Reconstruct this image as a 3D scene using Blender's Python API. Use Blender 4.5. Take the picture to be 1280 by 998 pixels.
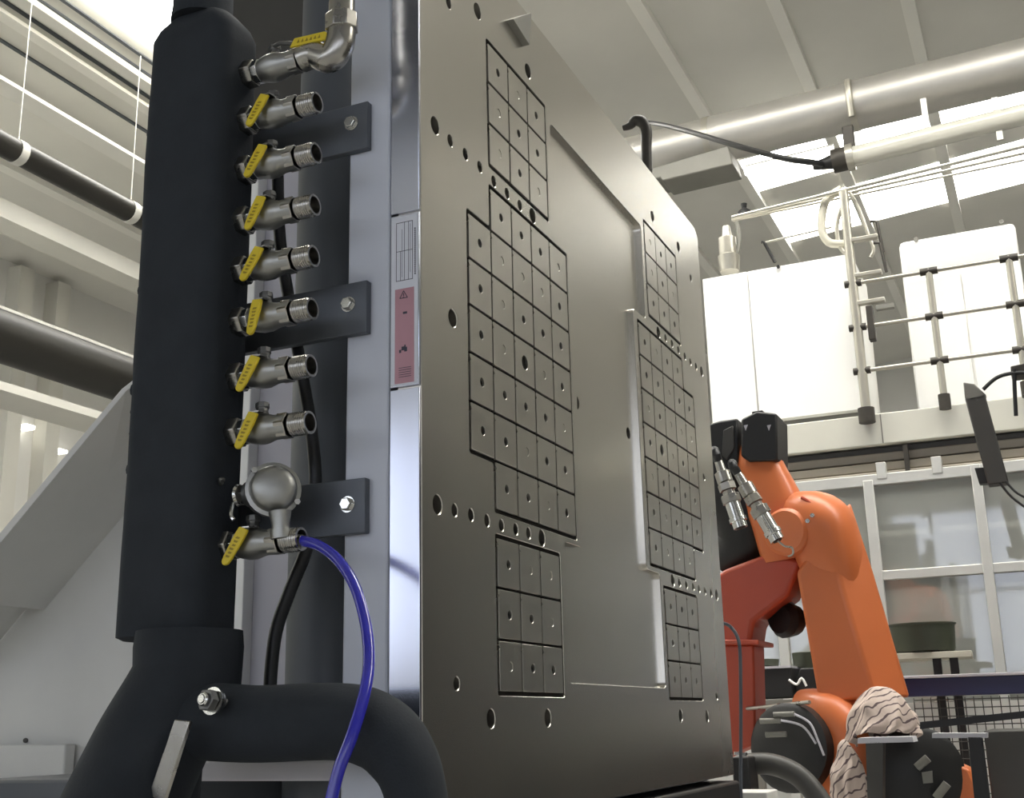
import bpy, bmesh, math, random
from mathutils import Vector, Matrix, noise
from mathutils.geometry import delaunay_2d_cdt
random.seed(7)
for o in list(bpy.data.objects): bpy.data.objects.remove(o)
scene = bpy.context.scene
COL = scene.collection

# ------------------------------------------------------------------ camera
# world: X runs along the steel plate face (right and away), Y is the plate's thickness (left and away), Z up, floor at 0
RM = ((0.4135386962, -0.9102073866, -0.0225446234),
      (0.2308452691, 0.1287686846, -0.9644320026),
      (0.8807361742, 0.3936256333, 0.2633679030))
FPX = 1486.2231
CAM = Vector((-1.48573569, -0.69224396, 1.55))
ZO = 2.57582324
cd = bpy.data.cameras.new('camera'); co = bpy.data.objects.new('camera', cd); COL.objects.link(co)
right, down, fwd = Vector(RM[0]), Vector(RM[1]), Vector(RM[2])
m = Matrix((right, -down, -fwd)).transposed().to_4x4(); m.translation = CAM
co.matrix_world = m
cd.sensor_width = 36.0; cd.lens = FPX * 36.0 / 1280.0; cd.clip_start = 0.02; cd.clip_end = 200
scene.camera = co

def ray(x, y): return right * ((x - 640) / FPX) + down * ((y - 499) / FPX) + fwd
def on(ax, v, x, y):
    d = ray(x, y); i = 'XYZ'.index(ax); return CAM + d * ((v - CAM[i]) / d[i])
KR = 0.08; ZR = 7.5                                    # the roof rises gently towards -Y
def roofz(Y): return ZR - KR * Y
def onroof(x, y, dz=0.0):
    d = ray(x, y); t = (ZR + dz - KR * CAM.y - CAM.z) / (d.z + KR * d.y); return CAM + d * t

# ------------------------------------------------------------------ world, exposure
w = bpy.data.worlds.new('sky'); scene.world = w; w.use_nodes = True
w.node_tree.nodes['Background'].inputs[0].default_value = (0.85, 0.92, 1.0, 1)
w.node_tree.nodes['Background'].inputs[1].default_value = 1.0
scene.view_settings.view_transform = 'Standard'; scene.view_settings.look = 'None'
scene.view_settings.gamma = 1.0; scene.view_settings.use_curve_mapping = False
scene.view_settings.exposure = -0.1
ADDED_L = 5.0      # glow of the unseen panes added high on the left wall
SKY_L = 16.0      # glow of the translucent roof lights
WIN_L = 2.4       # glow of the daylight windows behind the camera

# ------------------------------------------------------------------ materials
def lin(c): return tuple(((v / 255.0) / 12.92 if v / 255.0 <= 0.04045 else ((v / 255.0 + 0.055) / 1.055) ** 2.4) for v in c) + (1.0,)
def mat(name, rgb, rough=0.6, metal=0.0, var=0.06, scale=6.0, bump=0.0, bscale=60.0, stretch=(1, 1, 1), emit=None, estr=0.0, coat=0.0, rvar=0.0, spec=0.5):
    mt = bpy.data.materials.new(name); mt.use_nodes = True
    nt = mt.node_tree; b = nt.nodes['Principled BSDF']
    c = lin(rgb)
    tc = nt.nodes.new('ShaderNodeTexCoord'); mp = nt.nodes.new('ShaderNodeMapping'); mp.inputs['Scale'].default_value = stretch
    nt.links.new(tc.outputs['Object'], mp.inputs['Vector'])
    nz = nt.nodes.new('ShaderNodeTexNoise'); nz.inputs['Scale'].default_value = scale; nz.inputs['Detail'].default_value = 5
    nt.links.new(mp.outputs['Vector'], nz.inputs['Vector'])
    rp = nt.nodes.new('ShaderNodeValToRGB')
    rp.color_ramp.elements[0].position = 0.3; rp.color_ramp.elements[1].position = 0.7
    rp.color_ramp.elements[0].color = tuple(max(0, v * (1 - var)) for v in c[:3]) + (1,)
    rp.color_ramp.elements[1].color = tuple(min(1, v * (1 + var)) for v in c[:3]) + (1,)
    nt.links.new(nz.outputs['Fac'], rp.inputs['Fac']); nt.links.new(rp.outputs['Color'], b.inputs['Base Color'])
    b.inputs['Roughness'].default_value = rough; b.inputs['Metallic'].default_value = metal
    b.inputs['Specular IOR Level'].default_value = spec
    if rvar:
        mr = nt.nodes.new('ShaderNodeMapRange'); mr.inputs['To Min'].default_value = max(0.02, rough - rvar); mr.inputs['To Max'].default_value = rough + rvar
        nt.links.new(nz.outputs['Fac'], mr.inputs['Value']); nt.links.new(mr.outputs['Result'], b.inputs['Roughness'])
    if coat: b.inputs['Coat Weight'].default_value = coat; b.inputs['Coat Roughness'].default_value = 0.15
    if bump:
        n2 = nt.nodes.new('ShaderNodeTexNoise'); n2.inputs['Scale'].default_value = bscale; n2.inputs['Detail'].default_value = 3
        nt.links.new(mp.outputs['Vector'], n2.inputs['Vector'])
        bp = nt.nodes.new('ShaderNodeBump'); bp.inputs['Strength'].default_value = bump; bp.inputs['Distance'].default_value = 0.004
        nt.links.new(n2.outputs['Fac'], bp.inputs['Height']); nt.links.new(bp.outputs['Normal'], b.inputs['Normal'])
    if emit: b.inputs['Emission Color'].default_value = lin(emit); b.inputs['Emission Strength'].default_value = estr
    return mt
M = {}
M['steel'] = mat('ground_steel', (222, 219, 212), 0.26, 1.0, 0.05, 2.2, stretch=(1, 1, 0.35), rvar=0.05)
M['tile'] = mat('pole_steel', (214, 211, 203), 0.28, 1.0, 0.03, 4, rvar=0.04)
M['resin'] = mat('dark_resin', (22, 19, 14), 0.8, 0.0, 0.1, 30, spec=0.2)
M['holedark'] = mat('dark_bore', (24, 22, 20), 0.6, 0.2)
M['sidecover'] = mat('satin_aluminium', (208, 212, 226), 0.16, 1.0, 0.03, 3)
M['platenpaint'] = mat('light_grey_paint', (200, 204, 214), 0.42, 0.0, 0.05, 3)
M['greypaint'] = mat('grey_casting_paint', (84, 88, 93), 0.5, 0.0, 0.08, 4)
M['guardpaint'] = mat('machine_guard_paint', (206, 206, 202), 0.55, 0.0, 0.05, 4)
M['pinkgrey'] = mat('pale_guard_paint', (196, 194, 200), 0.6, 0.0, 0.03, 3)
M['foam'] = mat('black_foam_rubber', (43, 47, 52), 0.85, 0.0, 0.1, 20, bump=0.12, bscale=300, spec=0.3)
M['bracket'] = mat('blackened_steel', (92, 96, 102), 0.42, 0.35, 0.1, 12)
M['brushed'] = mat('stainless_steel', (178, 175, 168), 0.28, 1.0, 0.08, 25, rvar=0.06)
M['cast'] = mat('cast_stainless', (168, 168, 164), 0.42, 1.0, 0.08, 30, bump=0.05, bscale=200)
M['dullnut'] = mat('dull_hex_nut', (120, 120, 118), 0.45, 1.0, 0.1, 30)
M['chrome'] = mat('bright_zinc', (220, 220, 216), 0.18, 1.0, 0.04, 30)
M['yellow'] = mat('yellow_sleeve', (216, 192, 40), 0.45, 0.0, 0.06, 40)
M['yellowd'] = mat('yellow_sleeve_relief', (150, 128, 20), 0.5, 0.0, 0.05, 40)
M['bluehose'] = mat('blue_tube', (48, 48, 170), 0.22, 0.0, 0.05, 30, coat=0.4)
M['blackhose'] = mat('black_rubber', (22, 23, 25), 0.45, 0.0, 0.1, 30)
M['ceiling'] = mat('roof_sheet', (223, 221, 213), 0.75, 0.0, 0.04, 1.2)
M['rib'] = mat('roof_rib', (240, 238, 230), 0.7, 0.0, 0.03, 1.0)
M['wall'] = mat('hall_wall', (214, 213, 208), 0.8, 0.0, 0.04, 1.0)
M['walldark'] = mat('hall_wall_dado', (96, 92, 84), 0.8, 0.0, 0.06, 1.0)
M['floor'] = mat('concrete_floor', (174, 173, 170), 0.55, 0.0, 0.08, 2.0)
M['duct'] = mat('galvanised_duct', (186, 183, 176), 0.42, 0.6, 0.06, 3)
M['beam'] = mat('cream_steel_beam', (208, 206, 197), 0.6, 0.0, 0.04, 2)
M['blackpipe'] = mat('black_pipe', (34, 32, 26), 0.5, 0.0, 0.1, 6)
M['white'] = mat('white_powder_coat', (250, 249, 244), 0.5, 0.0, 0.02, 3)
M['fascia'] = mat('fascia_grey', (206, 204, 192), 0.5, 0.0, 0.03, 3)
M['rail'] = mat('galvanised_rail', (186, 182, 170), 0.35, 0.7, 0.05, 10)
M['clamp'] = mat('dark_clamp', (62, 58, 52), 0.5, 0.3, 0.1, 20)
M['slat'] = mat('taupe_rail', (150, 142, 128), 0.45, 0.2, 0.05, 6)
M['dark'] = mat('dark_plastic', (26, 25, 24), 0.5, 0.0, 0.1, 15)
M['alu'] = mat('aluminium_profile', (205, 204, 198), 0.4, 0.4, 0.03, 6)
M['orange'] = mat('robot_orange', (214, 116, 64), 0.42, 0.0, 0.04, 4, coat=0.15)
M['redor'] = mat('robot_red_orange', (180, 72, 44), 0.45, 0.0, 0.04, 4, coat=0.1)
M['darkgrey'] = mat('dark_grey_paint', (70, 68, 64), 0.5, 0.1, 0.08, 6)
M['grey'] = mat('mid_grey_paint', (128, 126, 118), 0.5, 0.1, 0.06, 6)
M['blue'] = mat('navy_beam_paint', (42, 46, 84), 0.4, 0.0, 0.05, 5)
M['green'] = mat('dark_green_steel', (70, 74, 60), 0.5, 0.2, 0.08, 8)
M['cream'] = mat('cream_tank', (196, 192, 176), 0.6, 0.0, 0.04, 3)
M['paper'] = mat('white_label', (216, 218, 226), 0.5, 0.0, 0.02, 10)
M['redlabel'] = mat('red_grey_label', (186, 140, 150), 0.5, 0.0, 0.10, 14, stretch=(1, 1, 0.6))
M['ink'] = mat('ink', (60, 60, 74), 0.6, 0.0)
M['carton'] = mat('white_carton', (206, 204, 198), 0.7, 0.0)
M['wire'] = mat('grey_wire', (78, 76, 72), 0.5, 0.3)
M['tubelamp'] = mat('glass_tube', (204, 202, 190), 0.2, 0.0, 0.03, 4, coat=0.5)
M['lamp'] = mat('lit_lamp_strip', (255, 252, 240), 0.5, emit=(255, 252, 240), estr=4.0)
M['skylight'] = mat('translucent_roof_light', (255, 250, 235), 0.5, emit=(253, 251, 246), estr=SKY_L)
M['added_glow'] = mat('added_glow_pane', (245, 246, 240), 0.5, emit=(250, 250, 240), estr=ADDED_L)
M['daywin'] = mat('daylight_window', (235, 242, 255), 0.5, emit=(230, 237, 255), estr=WIN_L)
def glassmat():
    mt = bpy.data.materials.new('partition_glass'); mt.use_nodes = True; nt = mt.node_tree
    out = nt.nodes['Material Output']; nt.nodes.remove(nt.nodes['Principled BSDF'])
    t = nt.nodes.new('ShaderNodeBsdfTransparent'); t.inputs[0].default_value = (0.86, 0.87, 0.84, 1)
    g = nt.nodes.new('ShaderNodeBsdfGlossy'); g.inputs['Roughness'].default_value = 0.04
    nz = nt.nodes.new('ShaderNodeTexNoise'); nz.inputs['Scale'].default_value = 1.5
    lw = nt.nodes.new('ShaderNodeFresnel'); lw.inputs['IOR'].default_value = 1.6
    ad = nt.nodes.new('ShaderNodeMath'); ad.operation = 'MULTIPLY_ADD'; ad.inputs[1].default_value = 1.3; ad.inputs[2].default_value = 0.06
    nt.links.new(lw.outputs[0], ad.inputs[0])
    mx = nt.nodes.new('ShaderNodeMixShader'); nt.links.new(ad.outputs[0], mx.inputs[0])
    df = nt.nodes.new('ShaderNodeBsdfDiffuse'); df.inputs[0].default_value = (0.62, 0.63, 0.58, 1); m2 = nt.nodes.new('ShaderNodeMixShader'); m2.inputs[0].default_value = 0.38
    nt.links.new(t.outputs[0], m2.inputs[1]); nt.links.new(df.outputs[0], m2.inputs[2]); nt.links.new(m2.outputs[0], mx.inputs[1]); nt.links.new(g.outputs[0], mx.inputs[2]); nt.links.new(mx.outputs[0], out.inputs[0])
    return mt
M['glass'] = glassmat()
def ragmat():
    mt = mat('striped_rag', (206, 190, 178), 0.95, 0.0, 0.08, 12, bump=0.3, bscale=120)
    nt = mt.node_tree; b = nt.nodes['Principled BSDF']
    tc = nt.nodes.new('ShaderNodeTexCoord'); wv = nt.nodes.new('ShaderNodeTexWave'); wv.inputs['Scale'].default_value = 16.0; wv.inputs['Distortion'].default_value = 6.0
    wv.bands_direction = 'DIAGONAL'; nt.links.new(tc.outputs['Object'], wv.inputs['Vector'])
    rp = nt.nodes.new('ShaderNodeValToRGB'); rp.color_ramp.elements[0].position = 0.08; rp.color_ramp.elements[1].position = 0.16
    rp.color_ramp.elements[0].color = lin((104, 88, 88)); rp.color_ramp.elements[1].color = lin((208, 190, 178))
    nt.links.new(wv.outputs['Fac'], rp.inputs['Fac']); nt.links.new(rp.outputs['Color'], b.inputs['Base Color'])
    return mt
M['rag'] = ragmat()

# ------------------------------------------------------------------ builders
ORG = {}
def V(*a): return Vector(a)
def thing(name, label, cat, loc=(0, 0, 0), group=None):
    o = bpy.data.objects.new(name, None); o.empty_display_size = 0.05; COL.objects.link(o); o.location = loc
    o['label'] = label; o['category'] = cat
    if group: o['group'] = group
    ORG[o] = Vector(loc); return o
def tag(o, label, cat, group=None):
    o['label'] = label; o['category'] = cat
    if group: o['group'] = group
    return o
def struct(o): o['kind'] = 'structure'; return o
def basis(d):
    d = d.normalized(); a = Vector((0, 0, 1)) if abs(d.z) < 0.9 else Vector((1, 0, 0))
    x = a.cross(d).normalized(); return x, d.cross(x).normalized()
class MB:
    def __init__(s): s.v = []; s.f = []
    def add(s, vs, fs):
        n = len(s.v); s.v += [Vector(p) for p in vs]; s.f += [tuple(i + n for i in f) for f in fs]; return s
    def box(s, a, b):
        x0, y0, z0 = (min(a[i], b[i]) for i in range(3)); x1, y1, z1 = (max(a[i], b[i]) for i in range(3))
        return s.add([(x0, y0, z0), (x1, y0, z0), (x1, y1, z0), (x0, y1, z0), (x0, y0, z1), (x1, y0, z1), (x1, y1, z1), (x0, y1, z1)],
                     [(0, 3, 2, 1), (4, 5, 6, 7), (0, 1, 5, 4), (1, 2, 6, 5), (2, 3, 7, 6), (3, 0, 4, 7)])
    def prism(s, poly, vec):
        n = len(poly); vec = Vector(vec); p = [Vector(q) for q in poly]
        return s.add(p + [q + vec for q in p], [tuple(range(n)), tuple(range(2 * n - 1, n - 1, -1))] + [(i, i + n, (i + 1) % n + n, (i + 1) % n) for i in range(n)])
    def lathe(s, p0, d, prof, n=16, cap=True):
        p0 = Vector(p0); d = Vector(d).normalized(); x, y = basis(d); vs = []; fs = []
        for t, r in prof:
            for k in range(n):
                a = 2 * math.pi * k / n; vs.append(p0 + d * t + (x * math.cos(a) + y * math.sin(a)) * r)
        for j in range(len(prof) - 1):
            for k in range(n):
                fs.append((j * n + k, j * n + (k + 1) % n, (j + 1) * n + (k + 1) % n, (j + 1) * n + k))
        if cap:
            if prof[0][1] > 1e-6: fs.append(tuple(range(n - 1, -1, -1)))
            if prof[-1][1] > 1e-6: fs.append(tuple((len(prof) - 1) * n + k for k in range(n)))
        return s.add(vs, fs)
    def cyl(s, a, b, r, r2=None, n=16):
        a = Vector(a); b = Vector(b); return s.lathe(a, b - a, [(0, r), ((b - a).length, r if r2 is None else r2)], n)
    def tube(s, pts, r, n=12, sub=6, sq=0.0, asp=1.0):
        pts = [Vector(p) for p in pts]; rs = list(r) if isinstance(r, (list, tuple)) else [r] * len(pts)
        P = []; Rr = []
        if sub > 1 and len(pts) > 2:
            for i in range(len(pts) - 1):
                p0 = pts[max(i - 1, 0)]; p1 = pts[i]; p2 = pts[i + 1]; p3 = pts[min(i + 2, len(pts) - 1)]
                for k in range(sub):
                    t = k / sub
                    P.append(0.5 * ((2 * p1) + (p2 - p0) * t + (2 * p0 - 5 * p1 + 4 * p2 - p3) * t * t + (3 * p1 - p0 - 3 * p2 + p3) * t ** 3))
                    Rr.append(rs[i] * (1 - t) + rs[i + 1] * t)
            P.append(pts[-1]); Rr.append(rs[-1])
        else: P, Rr = pts, rs
        vs = []; fs = []; d0 = (P[1] - P[0]).normalized(); x, y = basis(d0)
        for i, p in enumerate(P):
            d = (P[min(i + 1, len(P) - 1)] - P[max(i - 1, 0)]).normalized()
            x = (x - d * x.dot(d)).normalized(); y = d.cross(x).normalized()
            for k in range(n):
                a = 2 * math.pi * k / n; c, q = math.cos(a), math.sin(a)
                if sq:
                    e = 1 - sq; c = math.copysign(abs(c) ** e, c); q = math.copysign(abs(q) ** e, q)
                vs.append(p + (x * c * asp + y * q) * Rr[i])
        for j in range(len(P) - 1):
            for k in range(n): fs.append((j * n + k, j * n + (k + 1) % n, (j + 1) * n + (k + 1) % n, (j + 1) * n + k))
        fs.append(tuple(range(n - 1, -1, -1))); fs.append(tuple((len(P) - 1) * n + k for k in range(n)))
        return s.add(vs, fs)
    def ball(s, c, r, n=14, m=9):
        c = Vector(c); r = Vector(r) if not isinstance(r, (int, float)) else Vector((r, r, r)); vs = []; fs = []
        for j in range(m + 1):
            t = math.pi * j / m
            for k in range(n):
                a = 2 * math.pi * k / n; vs.append(c + Vector((r.x * math.sin(t) * math.cos(a), r.y * math.sin(t) * math.sin(a), r.z * math.cos(t))))
        for j in range(m):
            for k in range(n): fs.append((j * n + k, (j + 1) * n + k, (j + 1) * n + (k + 1) % n, j * n + (k + 1) % n))
        return s.add(vs, fs)
    def build(s, name, mt, parent=None, bevel=0.0, seg=2, sub=0, ang=38, loc=None):
        o0 = Vector(loc) if loc is not None else (ORG[parent] if parent is not None else None)
        if o0 is None:
            lo = [min(v[i] for v in s.v) for i in range(3)]; hi = [max(v[i] for v in s.v) for i in range(3)]
            o0 = Vector(((lo[0] + hi[0]) / 2, (lo[1] + hi[1]) / 2, lo[2]))
        me = bpy.data.meshes.new(name); me.from_pydata([v - o0 for v in s.v], [], s.f)
        bm = bmesh.new(); bm.from_mesh(me); bmesh.ops.remove_doubles(bm, verts=bm.verts, dist=1e-6); bmesh.ops.recalc_face_normals(bm, faces=bm.faces); bm.to_mesh(me); bm.free()
        return finish(name, me, mt, parent, o0, bevel, seg, sub, ang)
def finish(name, me, mt, parent, o0, bevel=0.0, seg=2, sub=0, ang=38):
    me.materials.clear(); me.materials.append(M[mt] if isinstance(mt, str) else mt)
    for p in me.polygons: p.use_smooth = True
    me.set_sharp_from_angle(angle=math.radians(ang))
    o = bpy.data.objects.new(name, me); COL.objects.link(o)
    if parent is not None: o.parent = parent; o.location = o0 - ORG[parent]
    else: o.location = o0
    ORG[o] = o0
    if bevel:
        b = o.modifiers.new('bevel', 'BEVEL'); b.width = bevel; b.segments = seg; b.limit_method = 'ANGLE'; b.angle_limit = math.radians(40); b.harden_normals = False
    if sub: sm = o.modifiers.new('sub', 'SUBSURF'); sm.levels = sub; sm.render_levels = sub
    return o
def copy_thing(src, loc, label=None, group=None):
    r = src.copy(); COL.objects.link(r); r.location = loc; ORG[r] = Vector(loc)
    if label: r['label'] = label
    if group: r['group'] = group
    def kids(a, b):
        for ch in [o for o in bpy.data.objects if o.parent == a]:
            c = ch.copy(); COL.objects.link(c); c.parent = b; kids(ch, c)
    kids(src, r); return r
def bx(name, a, b, mt, parent=None, bevel=0.0): return MB().box(a, b).build(name, mt, parent, bevel)
def grow(lp, g):
    n = len(lp); ar = sum(lp[i][0] * lp[(i + 1) % n][1] - lp[(i + 1) % n][0] * lp[i][1] for i in range(n)); sg = 1 if ar > 0 else -1; out = []
    for i in range(n):
        p, q, r = Vector(lp[i - 1]), Vector(lp[i]), Vector(lp[(i + 1) % n])
        d1 = (q - p).normalized(); d2 = (r - q).normalized()
        n1 = Vector((d1.y, -d1.x)) * sg; n2 = Vector((d2.y, -d2.x)) * sg
        k = 1 + n1.dot(n2); out.append(tuple(q + (n1 + n2) * (g / max(k, 0.3))))
    return out
def inside(p, lp):
    c = False; n = len(lp); x, y = p
    for i in range(n):
        x1, y1 = lp[i]; x2, y2 = lp[i - 1]
        if (y1 > y) != (y2 > y) and x < (x2 - x1) * (y - y1) / (y2 - y1) + x1: c = not c
    return c
def poly2d(name, loops, thick, frame, mt, parent, bevel=0.0):
    """filled outline (first loop) with holes (the rest), given thickness and a small front chamfer; frame maps (x, y, depth) to world"""
    fl = [grow(lp, -bevel if i == 0 else bevel) for i, lp in enumerate(loops)] if bevel else loops
    pts = []; edges = []
    for lp in fl:
        n0 = len(pts); pts += [Vector(p) for p in lp]; edges += [(n0 + k, n0 + (k + 1) % len(lp)) for k in range(len(lp))]
    vo, _, fo, _, _, _ = delaunay_2d_cdt(pts, edges, [], 0, 1e-7)
    tris = []
    for f in fo:
        c = sum((vo[k] for k in f), Vector((0, 0))) / len(f)
        if inside(c, fl[0]) and not any(inside(c, h) for h in fl[1:]): tris.append(tuple(f))
    mb = MB(); mb.add([frame(p.x, p.y, 0) for p in vo], tris)
    for a, b in zip(fl, loops):
        n = len(a); ring = [frame(p[0], p[1], 0) for p in a] + [frame(p[0], p[1], bevel) for p in b] + [frame(p[0], p[1], thick) for p in b]
        fs = []
        for k in range(n):
            if bevel: fs.append((k, (k + 1) % n, n + (k + 1) % n, n + k))
            fs.append((n + k, n + (k + 1) % n, 2 * n + (k + 1) % n, 2 * n + k))
        mb.add(ring, fs)
    o0 = ORG[parent]
    me = bpy.data.meshes.new(name); me.from_pydata([v - o0 for v in mb.v], [], mb.f)
    bm = bmesh.new(); bm.from_mesh(me); bmesh.ops.remove_doubles(bm, verts=bm.verts, dist=1e-5); bmesh.ops.recalc_face_normals(bm, faces=bm.faces)
    fr = [f for f in bm.faces if len(f.verts) == 3]
    if fr and fr[0].normal.y > 0: bmesh.ops.reverse_faces(bm, faces=bm.faces)
    bm.to_mesh(me); bm.free()
    return finish(name, me, mt, parent, o0, ang=25)
def circ(u, v, r, n=18): return [(u + r * math.cos(2 * math.pi * k / n), v + r * math.sin(2 * math.pi * k / n)) for k in range(n)]
def pxprism(pts, X0, dX): return MB().prism([on('X', X0, *p) for p in pts], (dX, 0, 0))

# ------------------------------------------------------------------ the hall
HX0, HX1, HY0, HY1 = -11.0, 19.0, -14.0, 9.6
floor = struct(bx('floor', (HX0, HY0, -0.1), (HX1, HY1, 0.0), 'floor'))
# roof sheet with openings for the translucent roof lights (bands that run along Y)
def roof_x(px, py): return onroof(px, py).x
s1a, s1b = roof_x(1180, 176), roof_x(1180, 128)
s2a, s2b = roof_x(1150, 262), roof_x(1150, 209)
bands = [(2.2, 3.9), (s1b, s1a), (s2b, s2a)]  # first band is unseen, added to light the cabinets and robot
bands = sorted((min(a, b), max(a, b)) for a, b in bands)
def roofbox(mb, x0, x1, y0, y1, d0, d1):
    mb.add([(x0, y0, roofz(y0) + d0), (x1, y0, roofz(y0) + d0), (x1, y1, roofz(y1) + d0), (x0, y1, roofz(y1) + d0),
            (x0, y0, roofz(y0) + d1), (x1, y0, roofz(y0) + d1), (x1, y1, roofz(y1) + d1), (x0, y1, roofz(y1) + d1)],
           [(0, 3, 2, 1), (4, 5, 6, 7), (0, 1, 5, 4), (1, 2, 6, 5), (2, 3, 7, 6), (3, 0, 4, 7)]); return mb
BY = [(-12.0, 5.0)] + [(-2.6, onroof(968, 284).y)] * 2
mb = MB(); x = HX0
for (a, b), (BY0, BY1) in zip(bands, BY):
    roofbox(mb, x, a, HY0, HY1, 0, 0.12); roofbox(mb, a, b, BY1, HY1, 0, 0.12); roofbox(mb, a, b, HY0, BY0, 0, 0.12); x = b
roofbox(mb, x, HX1, HY0, HY1, 0, 0.12)
ceiling = struct(mb.build('ceiling', 'ceiling', loc=(0, 0, ZR)))
for i, ((a, b), (BY0, BY1)) in enumerate(zip(bands, BY)):
    struct(roofbox(MB(), a - 0.02, b + 0.02, BY0, BY1, 0.05, 0.07).build('window_%d' % (i + 1), 'skylight'))
# ribs along X under the sheet
ry = -12.5
while ry < 9.4:
    roofbox(MB(), HX0, HX1, ry, ry + 0.11, -0.07, 0.0).build('rib', 'rib', ceiling); ry += 1.02
for p_ in ((5, 0), (50, 0), (80, 0), (10, 55)):        # dark sheet seams on the left
    y_ = onroof(*p_).y; roofbox(MB(), HX0, HX1, y_ - .016, y_ + .016, -0.014, 0.0).build('sheet_seam', 'greypaint', ceiling)
y_ = onroof(136, 2).y
struct(roofbox(MB(), 4.1, 8.0, y_ - 0.9, y_, -0.085, -0.075).build('window_8', 'skylight'))
struct(MB().box((HX1, HY0, 0), (HX1 + 0.1, HY1, 9)).build('wall_far', 'wall'))
struct(MB().box((HX0, HY1, 0), (HX1, HY1 + 0.1, 9)).build('wall_left', 'wall'))
struct(MB().box((HX0, HY0 - 0.1, 0), (HX1, HY0, 9)).build('wall_right', 'wall'))
struct(MB().box((HX0 - 0.1, HY0, 0), (HX0, HY1, 9)).build('wall_back', 'wall'))
for i in range(6):
    y0 = -12.2 + i * 3.7
    wd = struct(MB().box((HX0 + 0.0, y0, 2.2), (HX0 + 0.03, y0 + 2.9, 5.0)).build('window_%d' % (10 + i), 'daywin'))
    MB().box((HX0 + 0.03, y0 + 1.42, 2.2), (HX0 + 0.06, y0 + 1.48, 5.0)).box((HX0 + 0.03, y0, 3.57), (HX0 + 0.06, y0 + 2.9, 3.63)).build('window_frame', 'alu', wd)

for i in range(4):                                     # unseen glowing panes, added to light the ceiling
    x0 = -9.5 + i * 3.7
    wd = struct(MB().box((x0, HY1 - 0.03, 4.6), (x0 + 3.0, HY1, 5.9)).build('window_%d' % (20 + i), 'added_glow'))
    MB().box((x0 + 1.47, HY1 - 0.06, 4.6), (x0 + 1.53, HY1 - 0.03, 5.9)).build('window_frame', 'alu', wd)

# ------------------------------------------------------------------ steel magnet plate
UL, UR = -0.2155, 1.2155
CP, RP, UOFF, STRIP = 1.0918 * 0.07, 0.07, 11.009 * 0.07, 0.538 * 0.07
def rowz(r):
    v = r * RP
    if r >= 4: v += STRIP - RP
    if r >= 12: v += STRIP - RP
    return ZO - v
ZB = 1.43; ZT = on('Y', 0, 872, 290).z
plate = thing('magnet_clamping_plate', 'tall ground-steel clamping plate set with two blocks of square poles', 'clamping plate', ((UL + UR) / 2, 0.02, ZB))
big = [(597, 14), (660, 89), (544, 157), (666, 270), (566, 398), (547, 631), (677.5, 673), (614, 899), (685, 898), (815.5, 271), (848, 309), (823, 416), (877, 465), (841, 726), (896, 744), (851, 895), (884, 896)]
small = [(561, 4), (563, 176), (582, 193), (600, 209), (568.5, 638), (589, 644), (609, 651), (863.5, 348), (863, 453), (870, 458.5), (881.5, 739.5), (889, 742), (571, 855), (896, 871), (880, 597), (874, 736.5)]
strip = [(617.5, 227), (634, 242), (650, 257), (627, 657), (645, 662), (661, 667), (832, 423), (840, 430), (848, 438), (856, 446), (849.5, 729), (858, 731.5), (866.5, 734)]
# pole blocks as stepped outlines (column, row); they are let into the face
def block(side):
    k = (lambda c: c * CP) if side == 0 else (lambda c: UOFF + c * CP)
    if side == 0:
        seq = [(0, 0), (3, 0), (3, 3), (0, 3)], [(0, 4), (4, 4), (4, 11), (0, 11), (0, 10), (-1, 10), (-1, 5), (0, 5)], [(0, 12), (3, 12), (3, 15), (0, 15)]
        tiles = [(c, r) for r in (0, 1, 2, 12, 13, 14) for c in range(3)] + [(c, r) for r in range(4, 11) for c in range(-1, 4) if not (c == -1 and r in (4, 10))]
    else:
        seq = [(0, 0), (3, 0), (3, 3), (0, 3)], [(-1, 4), (3, 4), (3, 5), (4, 5), (4, 10), (3, 10), (3, 11), (-1, 11)], [(0, 12), (3, 12), (3, 15), (0, 15)]
        tiles = [(c, r) for r in (0, 1, 2, 12, 13, 14) for c in range(3)] + [(c, r) for r in range(4, 11) for c in range(-1, 4) if not (c == 3 and r in (4, 10))]
    loops = [[(k(c), rowz(r)) for c, r in q] for q in seq]
    return loops, [(k(c + 0.5), (rowz(r) + rowz(r + 1)) / 2) for c, r in tiles]
def rnd(lp, rad, s=4):
    out = []; n = len(lp)
    for i in range(n):
        p, q, r = Vector(lp[i - 1]), Vector(lp[i]), Vector(lp[(i + 1) % n])
        a = q + (p - q).normalized() * rad; b = q + (r - q).normalized() * rad
        for t in range(s + 1):
            t /= s; out.append(tuple(a * (1 - t) ** 2 + q * 2 * t * (1 - t) + b * t * t))
    return out
GAP = 0.0042
frameY = lambda y0: (lambda a, b, d: Vector((a, y0 + d, b)))
bl0, t0 = block(0); bl1, t1 = block(1)
blocks = [rnd(grow(l, GAP), 0.006) for l in bl0 + bl1]
zt, zs1, zs2, zb = on('Y', 0, 690, 157).z, on('Y', 0, 805, 397).z, on('Y', 0, 809, 712).z, on('Y', 0, 770, 857).z
u1, u2 = 0.252, 0.333
pocket = [(u1, zt), (1 - u1, zt), (1 - u1, zs1), (1 - u2, zs1), (1 - u2, zs2), (1 - u1, zs2), (1 - u1, zb), (u1, zb), (u1, zs2), (u2, zs2), (u2, zs1), (u1, zs1)]
pocket = rnd(pocket, 0.012, 5)
def uz(p): q = on('Y', 0, *p); return q.x, q.z
holes = [circ(*uz(p), 0.0125) for p in big] + [circ(*uz(p), 0.0085) for p in small + strip]
outer = [(UL, ZB), (UR, ZB), (UR, ZT - 0.02), (UR - 0.02, ZT), (UL, ZT)]
PT = 0.034
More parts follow.
